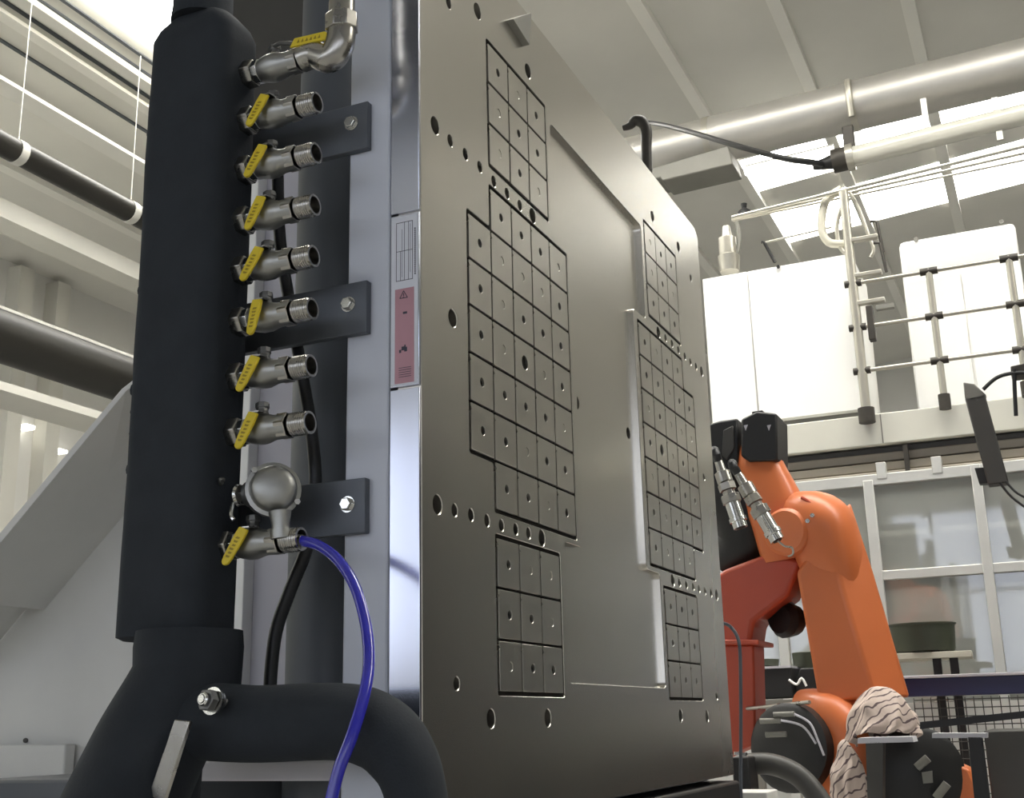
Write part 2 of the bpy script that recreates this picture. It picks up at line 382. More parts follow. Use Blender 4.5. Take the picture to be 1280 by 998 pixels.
poly2d('face_plate', [outer] + blocks + [pocket] + holes, PT, frameY(0.0), 'steel', plate, bevel=0.0009)
pf_h = [on('Y', 0, 723, 500), on('Y', 0, 791, 541)]
poly2d('pocket_floor', [grow(pocket, 0.0)] + [circ(q.x if q.x > u2 + 0.02 else u2 + 0.022, q.z, 0.0115) for q in pf_h], 0.012, frameY(0.009), 'steel', plate)
for lp in blocks: poly2d('resin_bed', [lp], 0.02, frameY(0.0036), 'resin', plate)
bx('back_plate', (UL, PT, ZB), (UR, 0.045, ZT), 'holedark', plate)
hw, hh = CP / 2 - GAP / 2, RP / 2 - GAP / 2
sq = rnd([(-hw, -hh), (hw, -hh), (hw, hh), (-hw, hh)], 0.002, 2)
ORG[plate] = plate.location.copy()
def tile_mesh(rad):
    o = poly2d('pole', [sq, circ(0, 0, rad, 12)], 0.0038, lambda a, b, d: Vector((a, d - 0.0002, b)) + ORG[plate], 'tile', plate, bevel=0.0004); return o
proto = tile_mesh(0.0066); proto2 = tile_mesh(0.0115)
def near(p, px): q = on('Y', 0, *px); return abs(p[0] - q.x) < CP / 2 and abs(p[1] - q.z) < RP / 2
first = {}
for i, p in enumerate(t0 + t1):
    src = proto2 if near(p, (656, 455)) or near(p, (826, 562)) else proto
    if src not in first: o = src; first[src] = 1
    else: o = src.copy(); COL.objects.link(o)
    o.location = Vector((p[0], 0, p[1])) - ORG[plate]
    if random.random() < 0.3 and src is proto:      # some bores carry a grey plug
        pl = MB().cyl((0, 0.0006, 0), (0, 0.003, 0), 0.0062, n=10); pl.build('plug', 'tile', None, loc=(0, 0, 0)).parent = o
# side covers on the plate's left edge
def sidebox(name, y0p, y1p, mt, parent, x0, x1, yy0, yy1):
    return bx(name, (x0, yy0, on('X', UL, 508, y1p).z), (x1, yy1, on('X', UL, 508, y0p).z), mt, parent, 0.001)
z1, z2 = on('X', UL, 508, 268).z, on('X', UL, 508, 485.5).z
for a, b in ((ZB, z2 - 0.0015), (z2 + 0.0015, z1 - 0.0015), (z1 + 0.0015, ZT)):
    bx('side_cover', (UL - 0.004, 0.001, a), (UL, 0.0435, b), 'sidecover', plate, 0.0008)
def lab(name, ya, yb, a, b, mt, x, parent): return bx(name, (x, ya, a), (x + 0.0006, yb, b), mt, parent)
xs = UL - 0.0046
rl = lab('rating_label', 0.003, 0.042, z2 + 0.004, z1 - 0.004, 'paper', xs, plate); rl['label'] = 'pale label sheet with rating table and red warning field'
zr0, zr1 = on('X', UL, 508, 480).z, on('X', UL, 508, 362).z
lab('warning_field', 0.008, 0.036, zr0, zr1, 'redlabel', xs - 0.0005, rl)
mb = MB(); za, zb2 = on('X', UL, 508, 352).z, on('X', UL, 508, 279).z
for (ya, yb, a, b) in [(0.010, 0.0106, za, zb2), (0.034, 0.0346, za, zb2), (0.010, 0.0346, za, za + 0.0007), (0.010, 0.0346, zb2 - 0.0007, zb2), (0.010, 0.034, (za + zb2) / 2, (za + zb2) / 2 + 0.0006),
                        (0.016, 0.0165, za, zb2), (0.022, 0.0225, za, zb2), (0.028, 0.0285, za, (za + zb2) / 2), (0.0135, 0.0138, za + 0.01, zb2 - 0.004), (0.0258, 0.0261, za + 0.005, zb2 - 0.01)]:
    mb.box((xs - 0.0004, ya, a), (xs, yb, b))
for k in range(22):
    z = za + 0.006 + k * 0.0030; mb.box((xs - 0.0004, 0.0055, z), (xs, 0.0075, z + 0.0018))
mb.build('table_print', 'ink', rl)
mb = MB(); zt3 = on('X', UL, 508, 371).z; xx = xs - 0.0009
def tri(cy, cz, r, th):
    P = [Vector((xx, cy + r * math.sin(a), cz + r * math.cos(a))) for a in (0, 2.094, 4.189)]
    for i in range(3): mb.cyl(P[i], P[(i + 1) % 3], th, n=5)
tri(0.023, zt3, 0.0065, 0.0005); mb.cyl((xx, 0.023, zt3 - 0.001), (xx, 0.023, zt3 + 0.003), 0.0005, n=5); mb.ball((xx, 0.023, zt3 - 0.0024), 0.0006, 6, 4)
zc = on('X', UL, 508, 394).z; mb.box((xx, 0.018, zc), (xx + 0.0004, 0.024, zc + 0.003))
zc = on('X', UL, 508, 441).z
for dy, dz, ww, h in ((0.018, 0, 0.004, 0.006), (0.022, 0.002, 0.004, 0.005), (0.0265, -0.001, 0.003, 0.004), (0.020, 0.006, 0.002, 0.003)): mb.box((xx, dy, zc + dz), (xx + 0.0004, dy + ww, zc + dz + h))
for k in range(5):
    z = zr0 + 0.008 + k * 0.003; mb.box((xx, 0.012, z), (xx + 0.0004, 0.030, z + 0.0006))
mb.build('warning_print', 'ink', rl)
# small corner block that sticks out over the plate's top edge, and the engraved mark
clip = MB().prism([on('Y', -.012, *p) for p in ((641.5, 23.5), (664.5, 16), (662, 56))], (0, .0125, 0)); clip.build('lifting_lug', 'grey', plate)

# ------------------------------------------------------------------ machine platen behind the plate
mp_ = thing('machine_platen', 'light grey painted machine platen standing behind the steel plate', 'machine platen', (0.5, 0.3, 1.42))
YP = 0.112
bx('edge_face', (UL, 0.047, 1.42), (1.18, YP, 2.68), 'platenpaint', mp_, 0.004)
bx('web', (0.10, YP, 1.42), (1.18, 0.40, 2.68), 'greypaint', mp_, 0.004)
cl = MB(); c0 = on('X', 0.02, 402, 500)
cl.cyl((0.05, c0.y, 1.45), (0.05, c0.y, 2.95), 0.062, n=28); cl.build('column', 'greypaint', mp_)
gp = thing('rear_guard_panel', 'pale grey guard panel behind the row of valves', 'guard panel', (0.30, 0.6, 0.3))
bx('sheet', (0.30, 0.40, 0.3), (0.33, 0.78, 2.72), 'pinkgrey', gp, 0.003)
bx('edge_flange', (0.27, on('X', 0.28, 326, 250).y - 0.0, 0.3), (0.30, on('X', 0.28, 326, 250).y + 0.02, 2.72), 'white', gp, 0.002)
bx('top_cap', (0.25, 0.36, 2.72), (0.36, 0.80, 3.2), 'darkgrey', gp, 0.003)

# lower frame of the machine seen below the horizontal tube
lf = thing('machine_bed', 'grey machine bed ledge under the black foam tube', 'machine bed', (0.0, 0.3, 0.0))
z0 = on('X', -0.16, 330, 975).z; zl = on('X', -0.16, 330, 950).z
bx('ledge', (-0.20, 0.13, z0), (-0.02, 0.42, zl), 'pinkgrey', lf, 0.003)
bx('bed_body', (-0.14, 0.41, 0.0), (0.26, 0.8, z0), 'greypaint', lf, 0.005)

# left guard: sloped sheet edge with return flange
XG = 0.55
gd = thing('sloped_machine_guard', 'large light grey machine guard with a diagonal top edge', 'machine guard', (XG, 1.6, 0))
A = [(-60, 752), (158, 489), (232, 437), (232, 1100), (-60, 1100)]
pxprism(A, XG, 0.03).build('sheet', 'guardpaint', gd, 0.002)
pxprism([(-60, 737), (152, 486), (232, 424), (232, 437), (158, 489), (-60, 752)], XG - 0.25, 0.28).build('edge_flange', 'guardpaint', gd, 0.002)
up = [(-60, 752), (158, 489), (215, 449)]; lo = [(300, 432), (155, 610), (60, 728), (-60, 872)]
tp = [on('X', XG - .25, *p) for p in up] + [on('X', XG - .003, *p) for p in lo[1:]]
MB().prism(tp, (.002, 0, 0)).build('tilted_shade', 'guardpaint', gd)  # strip tilted forward to darken the zone below the edge
bx('bottom_rail', on('X', XG - 0.04, -40, 1100), on('X', XG - 0.01, 95, 930), 'guardpaint', gd, 0.004)
pxprism([(-40, 990), (22, 988), (30, 996), (32, 1060), (-40, 1060)], XG - 0.10, 0.04).build('dark_kick_plate', 'dark', gd, 0.002)
for p, s in (((32, 926), 5), ((52, 950), 4), ((74, 962), 3), ((60, 935), 4), ((45, 940), 3), ((80, 945), 3)):
    q = on('X', XG - 0.001, *p); MB().ball(q, (0.002, s / 600, s / 900), 8, 5).build('paint_chip', 'darkgrey', gd)

# ------------------------------------------------------------------ insulated manifold
MX0, MX1, MY0, MY1, MZ0, MZ1 = -0.345, -0.256, 0.232, 0.366, 1.658, 2.53
mf = thing('insulated_manifold', 'tall black foam-wrapped water manifold carrying the valves', 'manifold', (-0.30, 0.30, MZ0))
def rrect(z, gx, gy, rr, n=6):
    x0, x1, y0, y1 = MX0 + gx, MX1 - gx, MY0 + gy, MY1 - gy; P = []
    for cx, cy, a0 in ((x1 - rr, y1 - rr, 0), (x0 + rr, y1 - rr, 90), (x0 + rr, y0 + rr, 180), (x1 - rr, y0 + rr, 270)):
        for k in range(n + 1):
            a = math.radians(a0 + 90 * k / n); P.append(Vector((cx + rr * math.cos(a), cy + rr * math.sin(a), z)))
    return P
rings = []
prof = [(MZ0, .006, .006), (MZ0 + .004, 0, 0)] + [(MZ0 + 0.004 + (MZ1 - MZ0 - .05) * k / 30, 0, 0) for k in range(1, 31)] + [(MZ1 - .030, .004, .006), (MZ1 - .012, .012, .020), (MZ1, .020, .036)]
vs = []; fs = []
for j, (z, gx, gy) in enumerate(prof):
    r = rrect(z, gx, gy, 0.024)
    for p in r:
        q = Vector((p.x - .3, p.y - .3, 0)); d = noise.noise(Vector((p.x * 9, p.y * 9, z * 5))) * 0.0035 + noise.noise(Vector((p.x * 30, p.y * 30, z * 25))) * 0.001
        vs.append(p + q.normalized() * d)
    n = len(r)
for j in range(len(prof) - 1):
    for k in range(n): fs.append((j * n + k, j * n + (k + 1) % n, (j + 1) * n + (k + 1) % n, (j + 1) * n + k))
fs += [tuple(range(n - 1, -1, -1)), tuple((len(prof) - 1) * n + k for k in range(n))]
MB().add(vs, fs).build('foam_sheath', 'foam', mf, ang=50)
nt_ = on('X', -0.30, 254, 10)
MB().lathe((-0.30, nt_.y, MZ1 - 0.01), (0, 0, 1), [(0, .044), (.02, .042), (.6, .041)], 24).build('upper_neck', 'foam', mf)
nb = on('X', -0.30, 236, 820)
MB().lathe((-0.30, nb.y, MZ0 + 0.01), (0, 0, -1), [(0, .064), (.02, .066), (.07, .064)], 24).build('lower_neck', 'foam', mf)
mb = MB()                                              # torn glue crumbs on the seam
for k in range(26):
    z = MZ0 + 0.2 + random.random() * 0.62; mb.ball((MX0 + .012 + random.random() * .01, MY1 - 0.004 + random.random() * .004, z), (.002, .0016 + random.random() * .002, .003 + random.random() * .006), 6, 4)
mb.build('torn_seam', 'foam', mf)

# foam tubes below
dt = thing('insulated_pipe_branch', 'black foam-wrapped pipe branch below the manifold, one leg diagonal, one bending down', 'insulated pipe', on('X', -.33, 150, 998))
MB().tube([on('X', -.30, 236, 822), on('X', -.305, 228, 860), on('X', -.335, 185, 940), on('X', -.40, 130, 1060)], [.063, .065, .067, .068], 22, 8).build('diagonal_sleeve', 'foam', dt)
MB().cyl(on('X', -.40, 130, 1060), on('X', -.55, 60, 1230), .066, n=20).build('lower_sleeve', 'foam', dt)
ht = dt
MB().tube([on('X', -.31, 238, 900), on('X', -.325, 320, 905), on('X', -.33, 420, 902), on('X', -.335, 466, 912), on('X', -.34, 497, 938), on('X', -.345, 518, 985), on('X', -.345, 530, 1080)], [.046, .043, .0415, .041, .038, .033, .031], 22, 8).build('crossing_sleeve', 'foam', ht)
MB().ball(on('X', -.31, 225, 895), .060, 20, 12).build('tee_wrap', 'foam', ht)
MB().cyl(on('X', -.29, 228, 930), on('X', -.29, 215, 1090), .026, n=16).build('slim_sleeve', 'foam', dt)
st = thing('metal_strap', 'flat angled bare metal strap in front of the black tubes', 'strap', on('X', -.40, 200, 998))
sp = [on('X', -.395, *p) for p in ((218, 900), (237, 902), (202, 1010), (180, 1010))]
MB().prism(sp, (.006, 0, 0)).build('strap_bar', 'brushed', st, 0.001)
bc = thing('pipe_clamp_bolt', 'shiny bolt with nut and washers on the black tube joint', 'bolt', on('X', -.375, 258, 878))
p0 = on('X', -.395, 252, 874); d = (on('X', -.37, 272, 878) - p0)
MB().lathe(p0, d, [(0, .0062), (.0015, .0078), (.004, .0078)], 16).lathe(p0 - d.normalized() * .0012, d, [(0, .0042), (.0013, .0042)], 12).build('bolt_end', 'chrome', bc)
MB().lathe(p0 + d.normalized() * .005, d, [(0, .0125), (.010, .0125)], 6).build('hex_nut', 'dullnut', bc, 0.0008)
MB().lathe(p0 + d.normalized() * .016, d, [(0, .0155), (.002, .0155)], 18).lathe(p0 + d.normalized() * .021, d, [(0, .014), (.0025, .014)], 18).build('washer', 'chrome', bc)
MB().cyl(p0, p0 + d.normalized() * .05, .0055, n=12).build('shank', 'dullnut', bc)

# ------------------------------------------------------------------ brackets
def bracket(pts, bolt, label):
    t = thing('mounting_bracket', label, 'bracket', on('X', UL, *bolt), 'brackets bolted to the platen edge')
    P = [on('X', UL - .012, *p) for p in pts]
    za, zb_ = (P[1].z + P[2].z) / 2, (P[0].z + P[3].z) / 2
    ye = P[1].y
    bx('arm', (UL - .012, ye, za), (UL - .0005, 0.345, zb_), 'bracket', t, 0.0012)
    q = on('X', UL - .012, *bolt)
    MB().lathe(q, (-1, 0, 0), [(0, .0105), (.002, .0105)], 18).build('washer', 'chrome', t)
    MB().lathe(q + V(-.002, 0, 0), (-1, 0, 0), [(0, .0085), (.006, .0085), (.0068, .0076)], 6).build('hex_bolt', 'chrome', t, 0.0005)
bracket([(459, 126), (459, 184), (459, 184), (459, 126)], (440, 155), 'dark steel bracket bolted to the platen edge beside the top valves')
bracket([(458, 350), (458, 415), (458, 415), (458, 350)], (436, 381), 'dark steel bracket bolted to the platen edge below the cover joint')
bracket([(456, 597), (456, 666), (456, 666), (456, 597)], (435, 631), 'dark steel bracket bolted to the platen edge behind the regulator')
# stand-offs between manifold and brackets live with the manifold
for y in (155, 381, 631):
    z = on('X', UL - .012, 440, y).z; bx('stand_off', (MX1 - .02, 0.27, z - .025), (UL - .0125, 0.33, z + .025), 'bracket', mf, .002)

# ------------------------------------------------------------------ valves
XV = -0.292; YV = 0.168
def make_valve(loc, label, ang, group='row of ball valves on the manifold'):
    t = thing('ball_valve', label, 'ball valve', loc, group); L = Vector(loc)
    ax = V(0, -1, 0)
    s = L + V(0, .052, 0)
    MB().lathe(s + V(0, .012, 0), ax, [(0, .012), (.010, .012)], 14).build('inlet_nipple', 'brushed', t)
    MB().lathe(s + V(0, .002, 0), ax, [(0, .0175), (.0015, .0185), (.013, .0185), (.0145, .0175)], 6).build('inlet_nut', 'brushed', t, 0.0006)
    MB().lathe(s + V(0, -.013, 0), ax, [(0, .0155), (.007, .0162), (.008, .0155)], 8).build('inlet_collar', 'chrome', t, 0.0005)
    MB().lathe(s + V(0, -.020, 0), ax, [(0, .0145), (.006, .0165), (.014, .0185), (.022, .0185), (.030, .0160), (.034, .0150), (.050, .0150), (.052, .0140)], 24).build('body', 'cast', t)
    MB().lathe(s + V(0, -.060, 0), ax, [(0, .0165), (.012, .0165)], 6).build('outlet_nut', 'brushed', t, 0.0007)
    # open threaded end
    th = [(0, .0128)]
    for k in range(7): th += [(.002 + k * .0026, .0142), (.0033 + k * .0026, .0132)]
    th += [(.022, .0136), (.022, .0108), (.004, .0104)]
    MB().lathe(s + V(0, -.074, 0), ax, th, 20, cap=False).build('threaded_end', 'brushed', t)
    MB().lathe(s + V(0, -.078, 0), ax, [(0, .0108), (.001, .0108)], 16).build('bore', 'holedark', t)
    # gland, stem and lever
    g = L + V(0.002, .016, 0)
    MB().lathe(g + V(0, 0, .012), (.12, .10, 1), [(0, .0085), (.007, .008), (.010, .0066), (.014, .0066), (.015, .0078), (.021, .0078), (.022, .005)], 8).build('stem_gland', 'dullnut', t, 0.0004)
    return t
def add_lever(t, ang, tilt=0.0):
    L = ORG[t]; top = L + V(-.006, .012, .015)
    d = V(-.10, math.sin(ang), -math.cos(ang)).normalized(); side = V(0, math.cos(ang), math.sin(ang))
    base = L + V(-.0225, .010, .014)
    MB().prism([top + V(0, .005, .003), top + V(0, -.005, .003), base + V(-.001, -.005, .001), base + V(-.001, .005, .001)], (0, 0, .0016)).build('lever_arm', 'brushed', t)
    wv = [(-.0058, 0), (.0058, 0), (.0064, .012), (.0054, .036), (.0042, .043), (.0015, .0455), (-.0015, .0455), (-.0042, .043), (-.0054, .036), (-.0064, .012)]
    nn = d.cross(side).normalized()
    if nn.x > 0: nn = -nn
    h = MB().prism([base + side * a + d * b for a, b in wv], nn * .0042).build('lever_sleeve', 'yellow', t, 0.0011)
    mb = MB()                                    # raised lettering band on the sleeve
    for k in range(6):
        c = base + d * (.011 + k * .0046) + nn * .0040
        mb.prism([c + side * -.0026, c + side * (.0026 if k % 2 else .0014), c + side * (.0018 if k % 3 else .0026) + d * .0026, c + side * -.0018 + d * .0022], nn * .0005)
    mb.build('lettering', 'yellowd', h)
vp = [((345, 143), 'second from the top'), ((345, 205), 'third from the top'), ((340, 270), 'fourth from the top'), ((335, 333), 'fifth from the top'), ((335, 397), 'in front of the middle bracket'), ((335, 467), 'below the middle bracket'), ((330, 537), 'above the round regulator')]
lab_ = {0: 'yellow-lever ball valve in front of the top bracket', 1: 'yellow-lever ball valve along the lower edge of the top bracket', 2: 'yellow-lever ball valve, second below the top bracket', 3: 'yellow-lever ball valve just above the middle bracket',
        4: 'yellow-lever ball valve in front of the middle bracket', 5: 'yellow-lever ball valve just below the middle bracket', 6: 'yellow-lever ball valve just above the round regulator'}
angs = [0.42, 0.42, 0.33, 0.42, 0.12, 0.40, 0.36]
zs = [2.3524, 2.2785, 2.2045, 2.1335, 2.0620, 1.9866, 1.9136]
for i in range(7):
    v = make_valve((XV, YV, zs[i]), lab_[i], angs[i]); add_lever(v, angs[i])
bv = make_valve((XV, YV + 0.008, 1.7699), 'yellow-lever ball valve at the bottom feeding the blue tube', 0.45); add_lever(bv, 0.45)
tv = make_valve((XV, YV, 2.4236), 'top ball valve with elbow fitting and sideways yellow lever', 0.0)
# top valve: lever laid along the body, elbow turning upwards
L = Vector((XV, YV, 2.4236))
q0, q1 = on('X', XV - .012, 360, 56), on('X', XV - .012, 396, 48)
dd = (q1 - q0).normalized(); ss = V(0, 0, 1)
wv = [(0, -.006), (.046, -.006), (.052, 0), (.046, .006), (.006, .006)]
hsl = MB().prism([q0 + dd * a + ss * b for a, b in wv], (.004, 0, 0)).build('lever_sleeve', 'yellow', tv, 0.0011)
mb = MB()
for k in range(6): c = q0 + dd * (.010 + k * .0055); mb.prism([c + ss * -.0022, c + dd * .0032 + ss * -.0022, c + dd * .0026 + ss * .0022], (-.0006, 0, 0))
mb.build('lettering', 'yellowd', hsl)
st0 = L + V(.002, .02, .03); MB().tube([st0, (st0 + q0) / 2 + V(0, 0, .004), q0 + dd * .006 + V(.004, 0, 0)], .003, 8).build('lever_arm', 'dullnut', tv)
e0 = L + V(0, -.022, .0)
ep = [e0, e0 + V(0, -.018, .001), on('X', XV, 402, 76), on('X', XV, 411, 62), on('X', XV, 414, 42)]
MB().tube(ep, [.0165, .0165, .0175, .0175, .0165], 18, 6).build('elbow', 'brushed', tv)
b_ = on('X', XV, 414, 44)
MB().lathe(b_, (0, 0, 1), [(0, .0195), (.022, .0195)], 8).build('elbow_nut', 'brushed', tv, .001)
MB().lathe(b_ + V(0, 0, .022), (0, 0, 1), [(0, .015), (.02, .015), (.02, .012), (.10, .012)], 16).build('riser', 'brushed', tv)

for v in [o for o in bpy.data.objects if o.name.startswith('ball_valve')]: v.scale = (1.06, 1.22, 1.06)

# regulator
rg = thing('pressure_regulator', 'round cast regulator with domed cap and small outlet leg', 'regulator', on('X', XV, 340, 612))
Lr = on('X', XV, 340, 612)
ax = (V(-.75, -.66, .05)).normalized()
c = Lr + V(0.012, 0.008, 0)
MB().lathe(c, ax, [(-.004, .028), (.004, .0325), (.008, .0345), (.012, .0345), (.013, .0295), (.022, .028), (.027, .025), (.030, .019), (.0315, .010), (.032, 0)], 28).build('domed_cap', 'cast', rg)
MB().lathe(c + V(0, .036, 0), (0, -1, 0), [(0, .016), (.006, .017), (.013, .025), (.022, .030), (.038, .030)], 24).build('housing', 'cast', rg)
MB().lathe(c + V(0, .048, 0), (0, -1, 0), [(0, .0135), (.013, .0135)], 6).build('inlet_nut', 'brushed', rg, .0006)
MB().lathe(c + V(0, .054, 0), (0, -1, 0), [(0, .0145), (.004, .0150), (.007, .0130)], 14).build('inlet_ring', 'chrome', rg)
leg0 = on('X', XV - .01, 350, 640); MB().lathe(leg0, (0, -.10, -1), [(0, .014), (.016, .011), (.022, .011), (.0225, .013), (.034, .013)], 14).build('outlet_leg', 'cast', rg)
for a in (-.5, 2.4):
    x_, y_ = basis(ax); MB().cyl(c + ax * .013 + (x_ * math.cos(a) + y_ * math.sin(a)) * .033, c + ax * .018 + (x_ * math.cos(a) + y_ * math.sin(a)) * .033, .004, n=6).build('cap_screw', 'chrome', rg)
MB().tube([on('X', XV - .02, 291, 630), on('X', XV - .03, 289, 645), on('X', XV - .03, 292, 650)], .0028, 8).build('bleed_pin', 'chrome', rg)
MB().tube([on('X', XV - .02, 277, 605), on('X', XV - .025, 275, 600), on('X', XV - .02, 280, 600)], .003, 8).build('retaining_hook', 'dullnut', rg)

# blue tube
bt = thing('blue_tube', 'glossy blue tube curving down from the bottom valve', 'hose', on('X', -.42, 420, 998))
bp = [(376, 676), (400, 683), (425, 703), (445, 737), (458, 785), (461, 830), (455, 870), (440, 920), (422, 968), (405, 1040)]
xd = [XV, -.30, -.315, -.33, -.345, -.36, -.38, -.40, -.41, -.42]
MB().tube([on('X', x_, *p) for p, x_ in zip(bp, xd)], .0066, 12, 6).build('tube', 'bluehose', bt)
MB().lathe(on('X', XV, 368, 679), (0, -1, .05), [(0, .010), (.006, .010), (.006, .0085), (.012, .0085)], 12).build('push_fitting', 'brushed', bt)
tag(MB().tube([on('X', x_, *p) for p, x_ in (((347, 215), -.20), ((350, 300), -.20), ((362, 380), -.20), ((378, 470), -.2), ((390, 545), -.2), ((394, 610), -.2), ((385, 680), -.2), ((362, 740), -.2), ((345, 790), -.2), ((338, 850), -.2), ((337, 900), -.2))], .0085, 10, 5).build('black_cable', 'blackhose'), 'black cable hanging down behind the row of valves', 'cable')

# ------------------------------------------------------------------ left: girders and pipes under the roof
def depth(p): return (p - CAM).dot(fwd)
def xgirder(name, pt, pe, pb, z, label, cat, mt='beam', x1=18.5):
    e = on('Z', z, *pe); b = on('Z', z, *pb); t = on('Y', e.y, *pt)
    o = MB().box((-8, e.y, z), (x1, max(b.y, e.y + .05), t.z)).build(name, mt, None, 0.0)
    return tag(o, label, cat)
xgirder('roof_girder', (0, 246), (0, 270), (0, 291), 6.0, 'cream roof girder crossing above the upper black pipe run', 'girder')
xgirder('ridge_girder', (0, 8), (0, 13), (0, 26), 6.9, 'thin cream girder highest under the roof, above the flat one', 'girder', 'rib')
xgirder('crane_runway', (0, 476), (0, 487), (0, 511), 4.2, 'low cream runway beam under the thick black duct', 'girder')
xgirder('service_girder', (0, 93), (0, 98), (0, 118), 6.55, 'flat cream girder high under the roof sheets', 'girder', 'rib')
def xpipe(name, pc, w, z, label, clips=()):
    c = on('Z', z, *pc); r = w * depth(c) / FPX / 2
    t = thing(name, label, 'pipe', (8, c.y, c.z - r))
    MB().cyl((-8, c.y, c.z), (18.6, c.y, c.z), r, n=20).build('pipe_shell', 'blackpipe', t)
    for cx in clips:
        q = on('Y', c.y, *cx); MB().cyl((q.x - .03, c.y, c.z), (q.x + .03, c.y, c.z), r * 1.06, n=20).build('pipe_clip', 'beam', t)
        MB().cyl((q.x, c.y, c.z + r), (q.x, c.y, c.z + r + 1.2), .004, n=6).build('hanger_rod', 'beam', t)
    return t, c, r
xpipe('ceiling_pipe', (0, 179), 31, 5.2, 'slim black pipe hung below the roof beside the manifold', [(22, 190), (163, 262)])
t, c, r = xpipe('ceiling_duct', (0, 420), 66, 4.2, 'thick black duct running below the slim ceiling pipe')
MB().box((-8, c.y - r * .62, c.z + r * .80), (18.6, c.y - r * .50, c.z + r * .92)).build('cable_strip', 'beam', t)
for i, (px, py, wd, ht) in enumerate(((36, 534, 14, 5), (76, 564, 16, 4), (57, 567, 5, 4))):
    q = on('Y', HY1 - .12, px, py); k = depth(q) / FPX
    tag(bx('wall_lamp', (q.x - wd * k / 2, HY1 - .15, q.z - ht * k / 2), (q.x + wd * k / 2, HY1 - .02, q.z + ht * k / 2), 'lamp'), ['bright hall lamp above the other two on the left wall', 'wide bright hall lamp next to the diagonal guard edge', 'tiny bright hall lamp beside the wide one'][i], 'lamp')
for i, px in enumerate((26, 74)):
    a = on('Y', HY1 - .1, px, 348); b = on('Y', HY1 - .1, px + 1, 402)
    tag(bx('wall_post', (a.x - .10, HY1 - .2, 0), (a.x + .10, HY1 - .002, roofz(HY1) - .08), 'beam'), ['cream wall post next to the wall farther from the manifold', 'cream wall post showing between girder and duct beside the manifold'][i], 'post')

# ------------------------------------------------------------------ right: duct, tube and cable under the roof
XD = 7.0
dA, dB = on('X', XD, 700, 222), on('X', XD, 1300, 76)
dirD = (dB - dA).normalized(); rD = 62 * depth(on('X', XD, 1060, 138)) / FPX / 2
rd = thing('round_duct', 'large grey round duct crossing below the roof', 'duct', (XD, on('X', XD, 1000, 150).y, on('X', XD, 1000, 180).z))
MB().cyl(dA - dirD * 1, dB + dirD * 12, rD, n=32).build('duct_shell', 'duct', rd)
for px, py in ((1067, 135), (888, 178)):
    q = on('X', XD, px, py); q = dA + dirD * (q - dA).dot(dirD)
    MB().cyl(q - dirD * .025, q + dirD * .025, rD * 1.03, n=32).build('joint_ring', 'rail', rd)
q = on('X', XD, 1067, 137); q = dA + dirD * (q - dA).dot(dirD)
MB().tube([q + V(-rD * 1.05, 0, rD * .6), q + V(-rD * 1.1, 0, 0), q + V(-rD * .9, 0, -rD * .9)], .025, 8).build('hanger_strap', 'rail', rd)
# little plate box under the duct's near end
pxprism([(815, 210), (910, 182), (916, 205), (828, 226), (825, 222), (814, 225)], XD - .42, .3).build('shelf_box', 'grey', rd, .01)
gt = thing('tube_luminaire', 'pale tube luminaire hanging below the grey duct', 'tube lamp', on('X', 6.6, 1150, 190))
a, b = on('X', 6.6, 1062, 197), on('X', 6.6, 1300, 138); k = depth(a) / FPX; dt_ = (b - a).normalized()
MB().cyl(a, b + dt_ * 2, 13 * k, n=20).build('glass_tube', 'tubelamp', gt)
MB().cyl(a - dt_ * .12, a - dt_ * .02, 15 * k, n=16).build('end_cap', 'clamp', gt); MB().cyl(a - dt_ * .02, a + dt_ * .03, 17 * k, n=16).build('end_flange', 'rail', gt)
bx('hanger_bracket', a + V(-.03, -.05, .04), a + V(.03, .03, .24), 'clamp', gt, .01)
MB().tube([a - dt_ * .1, a - dt_ * .26], [10 * k, 5 * k], 10, 1).build('cable_gland', 'dark', gt)
for px in (1160, 1250):
    q = on('X', 6.6, px, 172); MB().box(q + V(-.01, -.02, -.02), q + V(.01, .02, .30)).build('hanger_clip', 'duct', gt)
a2 = on('X', 9.5, 931, 215); b2 = on('X', 9.5, 1042, 188); k = depth(a2) / FPX
ls = thing('bright_strip', 'lit white strip below the duct, left of the tube luminaire', 'strip lamp', a2)  # glowing strip standing in for the left end of a roof light
MB().cyl(a2, b2, 5 * k, n=10).build('strip_tube', 'lamp', ls); MB().tube([a2 + V(.03, 0, .06), b2 + V(.03, 0, .06)], 3 * k, 6, 1).build('strip_batten', 'white', ls)
hc = thing('hooked_cable', 'thick black cable hooking over the plate top and running to the luminaire', 'cable', on('X', 1.6, 800, 200))
pts = [(779, 160), (788, 157), (794, 151), (803, 153), (808, 165), (808, 185), (809, 215)]
MB().tube([on('X', 1.30, *p) for p in pts], [.008, .011, .015, .016, .015, .014, .014], 10, 4).build('hook_end', 'clamp', hc)
cab = [(on('X', 1.30, 809, 153)), on('X', 2.2, 832, 157), on('X', 3.4, 870, 167), on('X', 4.6, 920, 182), on('X', 5.8, 980, 198), on('X', 6.4, 1020, 204), a - dt_ * .2]
MB().tube(cab, [.006, .009, .013, .017, .02, .023, .025], 8, 6).build('cable_run', 'blackhose', hc)

